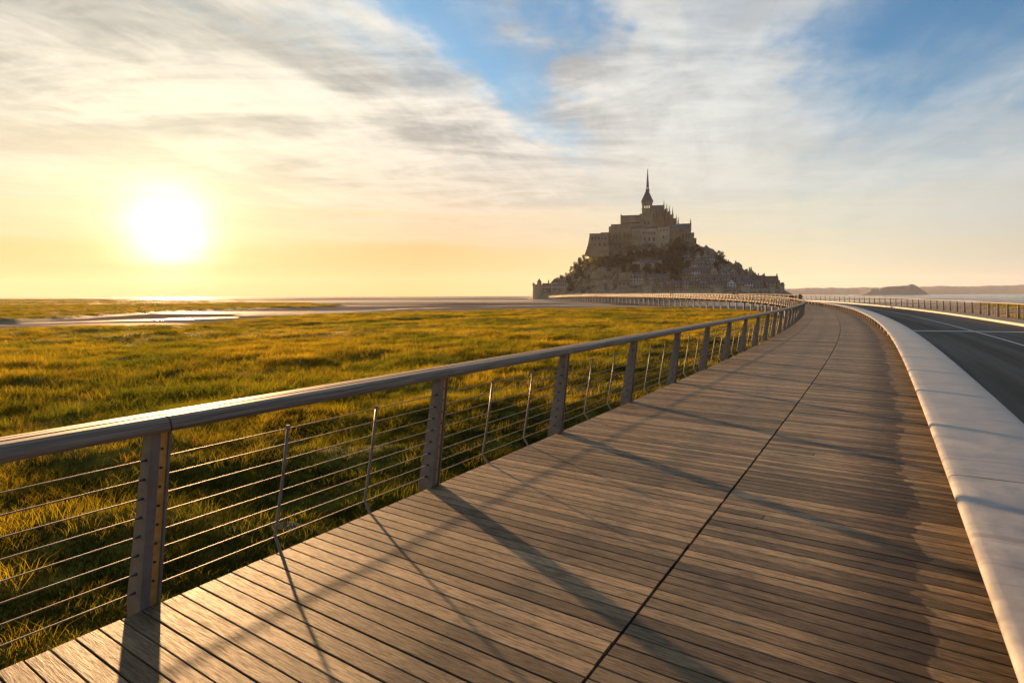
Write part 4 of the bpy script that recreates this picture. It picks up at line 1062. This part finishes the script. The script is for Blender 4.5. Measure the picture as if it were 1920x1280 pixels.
# rampart round the foot, with its towers
rp = empty('rampart', tuple(Wm(1300, 552, 566))); tag(rp, 'long pale stone rampart wall round the right foot of the mount', 'rampart')
RPO = Wm(1300, 552, 566)
rpts = [(1120, 575, 549.5), (1180, 566, 547), (1207, 562, 543.5), (1222, 560, 543), (1262, 561, 542.5), (1300, 564, 541.5), (1338, 568, 540.5), (1358, 574, 540), (1395, 584, 540), (1425, 596, 540), (1450, 614, 540), (1468, 634, 540)]
def wallrun(name, pts, bot, thick, mat, parent, org, out=0.0):
    mb = MB(); P0 = []
    for x_, D_, yt in pts:
        q = Wm(x_, yt, D_ - out); P0.append(q)
    n = len(P0)
    for i in range(n - 1):
        a, c = P0[i], P0[i + 1]; t = (c - a)[:2]; t = t / np.linalg.norm(t); nn = np.array([-t[1], t[0]]) * thick
        if nn @ FV < 0: nn = -nn
        vs = []
        for q in (a, c):
            for off in (np.zeros(2), nn):
                vs += [(q[0] + off[0], q[1] + off[1], bot if bot > -50 else q[2] - 1.1), (q[0] + off[0], q[1] + off[1], q[2])]
        mb.add(vs, [(0, 1, 5, 4), (2, 6, 7, 3), (1, 3, 7, 5), (0, 2, 3, 1), (4, 5, 7, 6), (0, 4, 6, 2)])
    return mb.build(name, mat, parent, origin=org)
wallrun('rampart_wall', rpts, -3.5, 3.0, M_STONE2, rp, RPO)
wallrun('parapet_band', [(a, b_, c_ - .4) for a, b_, c_ in rpts], -99, 1.0, M_STONE, rp, RPO, .45)
# loopholes
for i in range(26):
    f = (i + .5) / 26 * (len(rpts) - 4) + 3; k = int(f); g = f - k
    if k >= len(rpts) - 1: break
    x_ = lerp(rpts[k][0], rpts[k + 1][0], g); D_ = lerp(rpts[k][1], rpts[k + 1][1], g); q = Wm(x_, 545.5, D_ - .15)
    mb = MB(); mb.box((-.35, -.1, -.7), (.35, .6, .7)); o = mb.build('loophole', M_WIN, rp); o.location = tuple(q - RPO); o.rotation_euler = (0, 0, YAW - .1)
for nm, x_, D_, w_, yt, lbl in (('square_tower', 1214, 556, 15, 537, 'square pale gate tower standing at the left end of the rampart'),):
    t = Site('gate_tower', x_, 552, D_, lbl, 'tower'); t.block('tower_body', x_ - w_ / 2, x_ + w_ / 2, yt, 560, D_, 9, M_STONE2); t.block('tower_cornice', x_ - w_ / 2 - .4, x_ + w_ / 2 + .4, yt - .8, yt + .2, D_ - .3, 9.6, M_STONE); t.wins(x_ - 4, x_ + 4, 2, 541, 543, D_, 1.2)
for x_, D_, w_, yt, lbl in ((1347, 566, 17, 538.5, 'low half-round bastion bulging from the middle of the rampart'), (1399, 580, 17, 538.5, 'wide half-round bastion right of the middle of the rampart'), (1447, 606, 14, 538, 'narrow half-round bastion next to the right end tower')):
    t = Site('bastion', x_, 552, D_, lbl, 'bastion', 'rampart bastions'); cyl(t, 'bastion_drum', x_, 560, yt, w_, w_ * .94, D_, M_STONE2, 24); cyl(t, 'bastion_parapet', x_, yt + .1, yt - 1.3, w_ * 1.02, w_ * 1.02, D_, M_STONE, 24)
t = Site('end_tower', 1466, 552, 628, 'slender rampart tower with raised turret at the mount\'s far right end', 'tower')
cyl(t, 'tower_drum', 1466, 560, 534, 12.5, 11.6, 628, M_STONE2, 24); cyl(t, 'tower_parapet', 1466, 534.2, 532.4, 12.6, 12.6, 628, M_STONE, 24); cyl(t, 'turret', 1469.5, 533, 529, 4.6, 4.6, 628, M_STONE, 12)
# terrace walls on the hillside
for i, (x0_, x1_, yt, yb, lbl) in enumerate([(1106, 1160, 508.5, 520, 'terrace wall above the bare rock at the left of the hill'), (1160, 1186, 511, 526, 'short retaining wall left of the house with white dormers'), (1186, 1250, 489.5, 492.5, 'sloping pale garden wall above the lone cottage'), (1255, 1276, 506.5, 509, 'thin terrace wall among the dark trees right of centre'), (1108, 1150, 524, 532, 'lowest terrace wall over the rocks on the left')]):
    q, D_ = hit((x0_ + x1_) / 2, yb); t = Site('terrace_wall', (x0_ + x1_) / 2, yb, D_ - 2, lbl, 'wall', 'terrace walls on the hillside'); t.block('wall_face', x0_, x1_, yt, yb + 3, D_ - 2, 3, M_STONE if i != 2 else M_STONE2)

# --- trees of the mount
def crown_mesh(seed, w_, h_, n, leaf, mat, lobes=7, conifer=False):
    rd = random.Random(seed); mb = MB(); L_ = []
    for i in range(lobes):
        a = rd.uniform(0, 6.283); zz = rd.uniform(.15, .95); rr = (1 - zz) * .95 if conifer else math.sin(math.pi * min(.93, zz * .8 + .15)) * .62
        L_.append((rr * w_ / 2 * math.cos(a) * rd.uniform(.4, 1), rr * w_ / 2 * math.sin(a) * rd.uniform(.4, 1), zz * h_, rd.uniform(.22, .42) * w_ * (.6 if conifer else 1)))
    for i in range(n):
        cx, cy, cz, cr_ = rd.choice(L_); v = Vector((rd.gauss(0, 1), rd.gauss(0, 1), rd.gauss(0, 1))).normalized() * cr_ * rd.uniform(.55, 1.05); v.z *= .8
        c = Vector((cx, cy, max(cz + v.z, .4))) + Vector((v.x, v.y, 0)); n_ = Vector((rd.gauss(0, 1), rd.gauss(0, 1), rd.gauss(0, 1))).normalized(); t_ = n_.orthogonal().normalized(); b2 = n_.cross(t_); s_ = leaf * rd.uniform(.6, 1.3)
        mb.add([c - t_ * s_ * .5 - b2 * s_ * .4, c + t_ * s_ * .5 - b2 * s_ * .3, c + t_ * s_ * .4 + b2 * s_ * .5, c - t_ * s_ * .35 + b2 * s_ * .45], [(0, 1, 2, 3)])
    return mb.mesh('crown', mat)
def trunk_mesh(h_, w_):
    mb = MB(); mb.tube([(0, 0, -2), (.1, 0, h_ * .35), (-.1, .1, h_ * .7)], [w_, w_ * .7, w_ * .3], 7)
    for a in (0, 2.1, 4.2): mb.tube([(0, 0, h_ * .3), (math.cos(a) * h_ * .2, math.sin(a) * h_ * .2, h_ * .62)], [w_ * .45, w_ * .15], 5)
    return mb.mesh('trunk', M_BARK)
kinds = {'dark': [crown_mesh(q, 9, 8, 850, .75, M_LEAF) for q in (1, 2, 3)], 'bright': [crown_mesh(q, 8.5, 7.5, 800, .7, M_LEAFG) for q in (4, 5)], 'conifer': [crown_mesh(q, 6, 13, 700, .65, M_LEAF, 14, True) for q in (6, 7)], 'pine': [crown_mesh(8, 11, 6, 700, .7, M_LEAF, 6)]}
trk = trunk_mesh(8, .35)
KL = {'dark': 'dark bushy tree', 'bright': 'bright green sunlit tree', 'conifer': 'dark pointed conifer', 'pine': 'spreading dark pine'}
trees_ = [(1045, 531, 'dark', .8, 'just above the barracks roof'), (1053, 527, 'dark', .8, 'above the right end of the barracks'), (1061, 522, 'conifer', .62, 'on the left shoulder, lower of two conifers'), (1066, 533, 'dark', 1.0, 'right of the barracks, at the hill\'s foot'),
          (1071, 515, 'conifer', .8, 'on the left shoulder, upper of two conifers'), (1070, 545, 'dark', 1.0, 'low down beside the barracks'), (1080, 506, 'dark', 1.0, 'half way up the left skyline'), (1088, 497, 'dark', .9, 'on the left skyline under the sloping wall'), (1094, 487, 'bright', .7, 'topmost on the left skyline below the west range'),
          (1084, 522, 'dark', 1.2, 'inside the left slope between barracks and terrace'), (1100, 502, 'bright', .8, 'left of the brightest clump on the hill'), (1108, 496, 'bright', .8, 'under the left corner of the west range'), (1122, 496, 'bright', 1.15, 'big and yellowish below the west range'), (1118, 505, 'bright', .7, 'in front of the big yellowish tree'),
          (1135, 497, 'dark', 1.15, 'right of the big yellowish tree'), (1148, 500, 'dark', 1.2, 'below the joint of west and central ranges'), (1160, 496, 'dark', 1.2, 'under the tall buttresses, third of the dark row'), (1172, 500, 'dark', 1.25, 'left of the lone cottage, far side'), (1184, 496, 'dark', 1.1, 'left of the lone cottage, near its wall'), (1180, 484, 'dark', .9, 'against the foot of the central range'),
          (1196, 484, 'dark', .9, 'at the foot of the pale main block, left half'), (1211, 482, 'dark', 1.0, 'at the foot of the pale main block, right half'), (1226, 483, 'dark', 1.0, 'below the joint of main and east blocks'), (1240, 486, 'dark', 1.1, 'below the east block'), (1252, 493, 'dark', 1.2, 'right of the lone cottage, upper'),
          (1248, 506, 'dark', 1.2, 'right of the lone cottage, lower'), (1262, 484, 'dark', 1.3, 'left of the gatehouse'), (1270, 470, 'dark', 1.35, 'tall, in front of the abbey above the gatehouse'), (1279, 478, 'dark', 1.3, 'right of the gatehouse'), (1263, 503, 'dark', 1.3, 'in the dark grove, upper left'), (1272, 500, 'dark', 1.3, 'in the dark grove, upper right'),
          (1262, 518, 'dark', 1.3, 'in the dark grove, middle'), (1266, 531, 'dark', 1.4, 'in the dark grove, lowest'), (1278, 511, 'dark', 1.0, 'at the right edge of the dark grove'), (1232, 512, 'dark', 1.1, 'between cottage and long terrace, right'), (1214, 513, 'dark', 1.1, 'between cottage and long terrace, left'), (1190, 513, 'dark', 1.1, 'above the white dormers'), (1170, 511, 'dark', .8, 'on the terrace left of the dormer house'),
          (1298, 478, 'dark', .9, 'below the right corner of the abbey'), (1308, 480, 'dark', .95, 'first on the right skyline below the abbey'), (1317, 481, 'dark', .8, 'second on the right skyline below the abbey'), (1348, 496, 'pine', 1.15, 'standing clear on the right skyline'), (1358, 500, 'dark', .8, 'just right of the skyline pine'), (1341, 503, 'dark', .7, 'just left of the skyline pine'),
          (1290, 502, 'dark', .8, 'between two upper right houses'), (1349, 513, 'dark', .7, 'in a gap of the third house row'), (1400, 514, 'dark', .55, 'on the lower right skyline, left one'), (1414, 520, 'dark', .5, 'on the lower right skyline, right one'), (1436, 532, 'dark', .5, 'beside the big brown-roofed house'), (1338, 531, 'dark', .5, 'in the lower village, middle')]
for i, (x_, y_, kd, sc_, where) in enumerate(trees_):
    q, D_ = hit(x_, y_); root = empty('tree', tuple(q), i * 1.3); tag(root, f'{KL[kd]} {where}', 'tree', 'trees on the mount')
    s_ = (sc_ * random.uniform(.95, 1.05),) * 3
    c = link('crown', random.choice(kinds[kd]), root, (0, 0, (.3 if kd != 'pine' else 4) * sc_), 0, s_); link('trunk', trk, root, (0, 0, -1), 0, s_)
# undergrowth: leaf scatter on the slopes
rd = random.Random(21); ug = MB(); cnt = 0
while cnt < 26000:
    l = rd.uniform(-120, 135); w_ = rd.uniform(-95, 40); r_ = math.hypot((l - CL) / CA, w_ / CB)
    if r_ > .9 or r_ < .30: continue
    pn = float(fbm(np.array([l / 22]), np.array([w_ / 18]), 3, 131)[0])
    th = .44 if (-50 < l < 45 and r_ < .75) else .56
    if l < -75: th = .42
    if -95 < l < -10 and r_ > .72: th = .62
    if pn < th: continue
    for _ in range(5):
        ll, w2 = l + rd.gauss(0, 1.2), w_ + rd.gauss(0, 1.2); x_, y_ = from_lw(ll, w2); z_ = float(mount_h(ll, w2)) + rd.uniform(0, 2.2)
        n_ = Vector((rd.gauss(0, 1), rd.gauss(0, 1), rd.gauss(0, 1))).normalized(); t_ = n_.orthogonal().normalized(); b2 = n_.cross(t_); s_ = rd.uniform(.5, 1.0); c = Vector((x_, y_, z_))
        ug.add([c - t_ * s_ * .5 - b2 * s_ * .4, c + t_ * s_ * .5 - b2 * s_ * .3, c + t_ * s_ * .4 + b2 * s_ * .5], [(0, 1, 2)])
        cnt += 1
tag(ug.build('undergrowth', M_LEAF), 'dark scrub covering the slopes of the mount', 'scrub', kind='stuff')

# ------------------------------------------------------------------ far island and coast
def ridge(name, pts, D, base, depth, mat, seed, amp, n=220):
    xs = np.linspace(pts[0][0], pts[-1][0], n); ys = np.interp(xs, [a for a, _ in pts], [b_ for _, b_ in pts]); vs = []; fs = []
    prof = [(0, 0), (.10, .25), (.25, .62), (.42, .9), (.55, 1.0), (.75, .8), (1, 0)]
    for i, (x_, y_) in enumerate(zip(xs, ys)):
        d = ray(x_, y_); t = D / d[1]; top = EYE + t * d[2] + (float(fbm(np.array([i / 3.0]), np.array([0.0]), 4, seed)[0]) - .5) * amp
        for q, h_ in prof:
            yy = D + (q - .55) * depth; xx = d[0] * t * (yy / D)
            hh = base + max(0, (top - base)) * h_
            if 0 < q < 1: hh += (float(fbm(np.array([i / 2.0]), np.array([q * 9]), 3, seed + 9)[0]) - .5) * amp * .8 * (.3 if q == .55 else 1)
            vs.append((xx, yy, hh))
    k = len(prof)
    for i in range(n - 1):
        for j in range(k - 1): fs.append((i * k + j, (i + 1) * k + j, (i + 1) * k + j + 1, i * k + j + 1))
    mb = MB(); mb.add(vs, fs); return mb.build(name, mat)
isl = ridge('rocky_island', [(1612, 551.6), (1620, 548), (1629, 543), (1634, 541.5), (1640, 542), (1648, 541), (1655, 538.5), (1665, 537), (1680, 536.3), (1700, 535.2), (1706, 533), (1712, 532.8), (1718, 535), (1724, 540), (1733, 545), (1738, 549), (1741, 551.5)], 2600, -3, 200, M_HILL, 3, 2.2, 90)
tag(isl, 'low dark rocky island with a rounded peak far out in the bay', 'island', kind='thing')
coast = ridge('hills', [(1250, 552), (1320, 544), (1480, 541.0), (1530, 539.5), (1560, 539.2), (1620, 538.8), (1700, 538.5), (1760, 536.2), (1785, 536.5), (1800, 537.3), (1850, 535.8), (1890, 535.2), (1915, 534.2), (1960, 534.5), (2300, 533), (3400, 538)], 5000, -3, 900, M_HILL, 13, 9, 420)
tag(coast, kind='structure')

# ------------------------------------------------------------------ people
M_SKIN = simple('skin', (.42, .27, .19), (.48, .31, .22), 5, .6); M_HAIR = simple('dark_hair', (.03, .02, .015), (.05, .035, .025), 9, .6)
CLOTH = {k: simple(k + '_cloth', c, tuple(q * 1.3 for q in c), 8, .85) for k, c in {'black': (.015, .015, .018), 'navy': (.02, .028, .06), 'grey': (.10, .10, .11), 'red': (.22, .03, .025), 'brown': (.09, .055, .03)}.items()}
def person_mesh(stride, arm, top, legs, name='person'):
    bm = bmesh.new(); sk = bm.verts.layers.skin.verify()
    def V(co, r_):
        v = bm.verts.new(co); v[sk].radius = (r_, r_ * .85); return v
    pel = V((0, 0, .95), .145); pel[sk].use_root = True; ch_ = V((0, .02, 1.22), .15); sh_ = V((0, .02, 1.42), .13); nk = V((0, .03, 1.52), .058); hd = V((0, .05, 1.63), .088); tp = V((0, .045, 1.71), .07)
    for a, c in ((pel, ch_), (ch_, sh_), (sh_, nk), (nk, hd), (hd, tp)): bm.edges.new((a, c))
    for sg in (-1, 1):
        f = stride * sg; hp = V((.09 * sg, 0, .86), .095); kn = V((.10 * sg, f * .55 + .04, .49), .065); an = V((.10 * sg, f, .10 + (.05 if f < 0 else 0)), .045); to = V((.105 * sg, f + .15, .045), .04)
        for a, c in ((pel, hp), (hp, kn), (kn, an), (an, to)): bm.edges.new((a, c))
        s1 = V((.19 * sg, .02, 1.40), .06); el = V((.25 * sg, -f * .35 * arm, 1.13), .045); wr_ = V((.26 * sg, -f * .55 * arm + .12, .90), .032); hn = V((.26 * sg, -f * .6 * arm + .16, .82), .035)
        for a, c in ((sh_, s1), (s1, el), (el, wr_), (wr_, hn)): bm.edges.new((a, c))
    me = bpy.data.meshes.new(name); bm.to_mesh(me); bm.free()
    o = bpy.data.objects.new('tmp', me); col.objects.link(o); o.modifiers.new('s', 'SKIN'); sd = o.modifiers.new('d', 'SUBSURF'); sd.levels = 1; sd.render_levels = 1
    dg = bpy.context.evaluated_depsgraph_get(); out = bpy.data.meshes.new_from_object(o.evaluated_get(dg)); bpy.data.objects.remove(o)
    out.name = name
    out.materials.clear()
    for mm in (CLOTH[top], CLOTH[legs], M_SKIN, M_HAIR): out.materials.append(mm)
    for p_ in out.polygons:
        c = p_.center; i = 0
        if c.z < .92 and abs(c.x) < .2: i = 1
        if c.z < .92 and abs(c.x) > .2: i = 2 if c.z < .88 else 0
        if c.z > 1.5: i = 2
        if c.z > 1.66 or (c.z > 1.58 and c.y < .03): i = 3
        p_.material_index = i; p_.use_smooth = True
    return out
pm = [person_mesh(.28, 1, 'black', 'navy'), person_mesh(-.25, 1, 'navy', 'black'), person_mesh(.05, .3, 'grey', 'black'), person_mesh(.22, 1, 'red', 'navy'), person_mesh(-.3, 1, 'brown', 'black')]
def person(loc, rz, k, label, group, h=1.0):
    o = link('person', pm[k], None, loc, rz, (h, h, h)); tag(o, label, 'person', group); return o
G1 = 'walkers where the boardwalk bends'
for s, d, k, rz, h, lb in ((96, .3, 0, .3, .93, 'walker in black coat, leftmost of the group at the boardwalk bend'), (97.5, .75, 1, -2.9, .94, 'walker in navy jacket, second in the group at the boardwalk bend'), (97, 1.15, 2, -2.8, .98, 'person in grey jacket standing in the middle of the bend group'), (96, 1.55, 4, -2.9, 1.08, 'tallest walker, brown jacket, in the group at the boardwalk bend'), (98.5, 2.1, 0, -3.0, .95, 'walker in black coat, rightmost of the group at the boardwalk bend')):
    person(pt(s, d, 0), -head(s) + rz, k, lb, G1, h)
G2 = 'pairs strolling on the distant bridge'
for s, d, k, rz, lb in ((151, 1.2, 0, 0, 'dark coated stroller on the distant bridge, below the bastions, left one'), (151.8, 2.2, 3, 0, 'red jacketed stroller on the distant bridge below the bastions'), (208, 1.2, 1, 3.1, 'navy jacketed stroller on the bridge below the gate tower\'s right side'), (209, 2.2, 4, 3.1, 'brown jacketed stroller on the bridge right of the gate tower')):
    person(pt(s, d, 0), -head(s) + rz, k, lb, G2)
for i, (x_, dist) in enumerate(((908, 640), (915, 655), (921, 640), (936, 650), (944, 630), (953, 660))):
    q = np.array([(x_ - 960) / FPX * dist, dist]); h_, _ = ground_height(np.array([q[0]]), np.array([q[1]]))
    person((q[0], q[1], max(float(h_[0]), -2.5)), i * 1.1, i % 5, ['leftmost', 'second', 'third', 'fourth', 'fifth', 'rightmost'][i] + ' of six tiny walkers far out on the wet sand', 'walkers out on the wet sand')

# ------------------------------------------------------------------ evening haze
HAZE = True
if HAZE:
    hb = MB(); hb.box((-6450, -6450, -6.0), (6450, 6450, 200)); 
    hm_ = bpy.data.materials.new('evening_haze'); hm_.use_nodes = True; hm_.node_tree.nodes.clear(); b = NB(hm_.node_tree)
    pv = b.node('ShaderNodeVolumePrincipled'); pv.inputs['Color'].default_value = (.93, .94, 1, 1); pv.inputs['Density'].default_value = 5e-5; pv.inputs['Anisotropy'].default_value = .15
    o_ = b.node('ShaderNodeOutputMaterial'); b.l.new(pv.outputs[0], o_.inputs['Volume'])
    o = hb.build('haze', hm_); tag(o, kind='stuff')
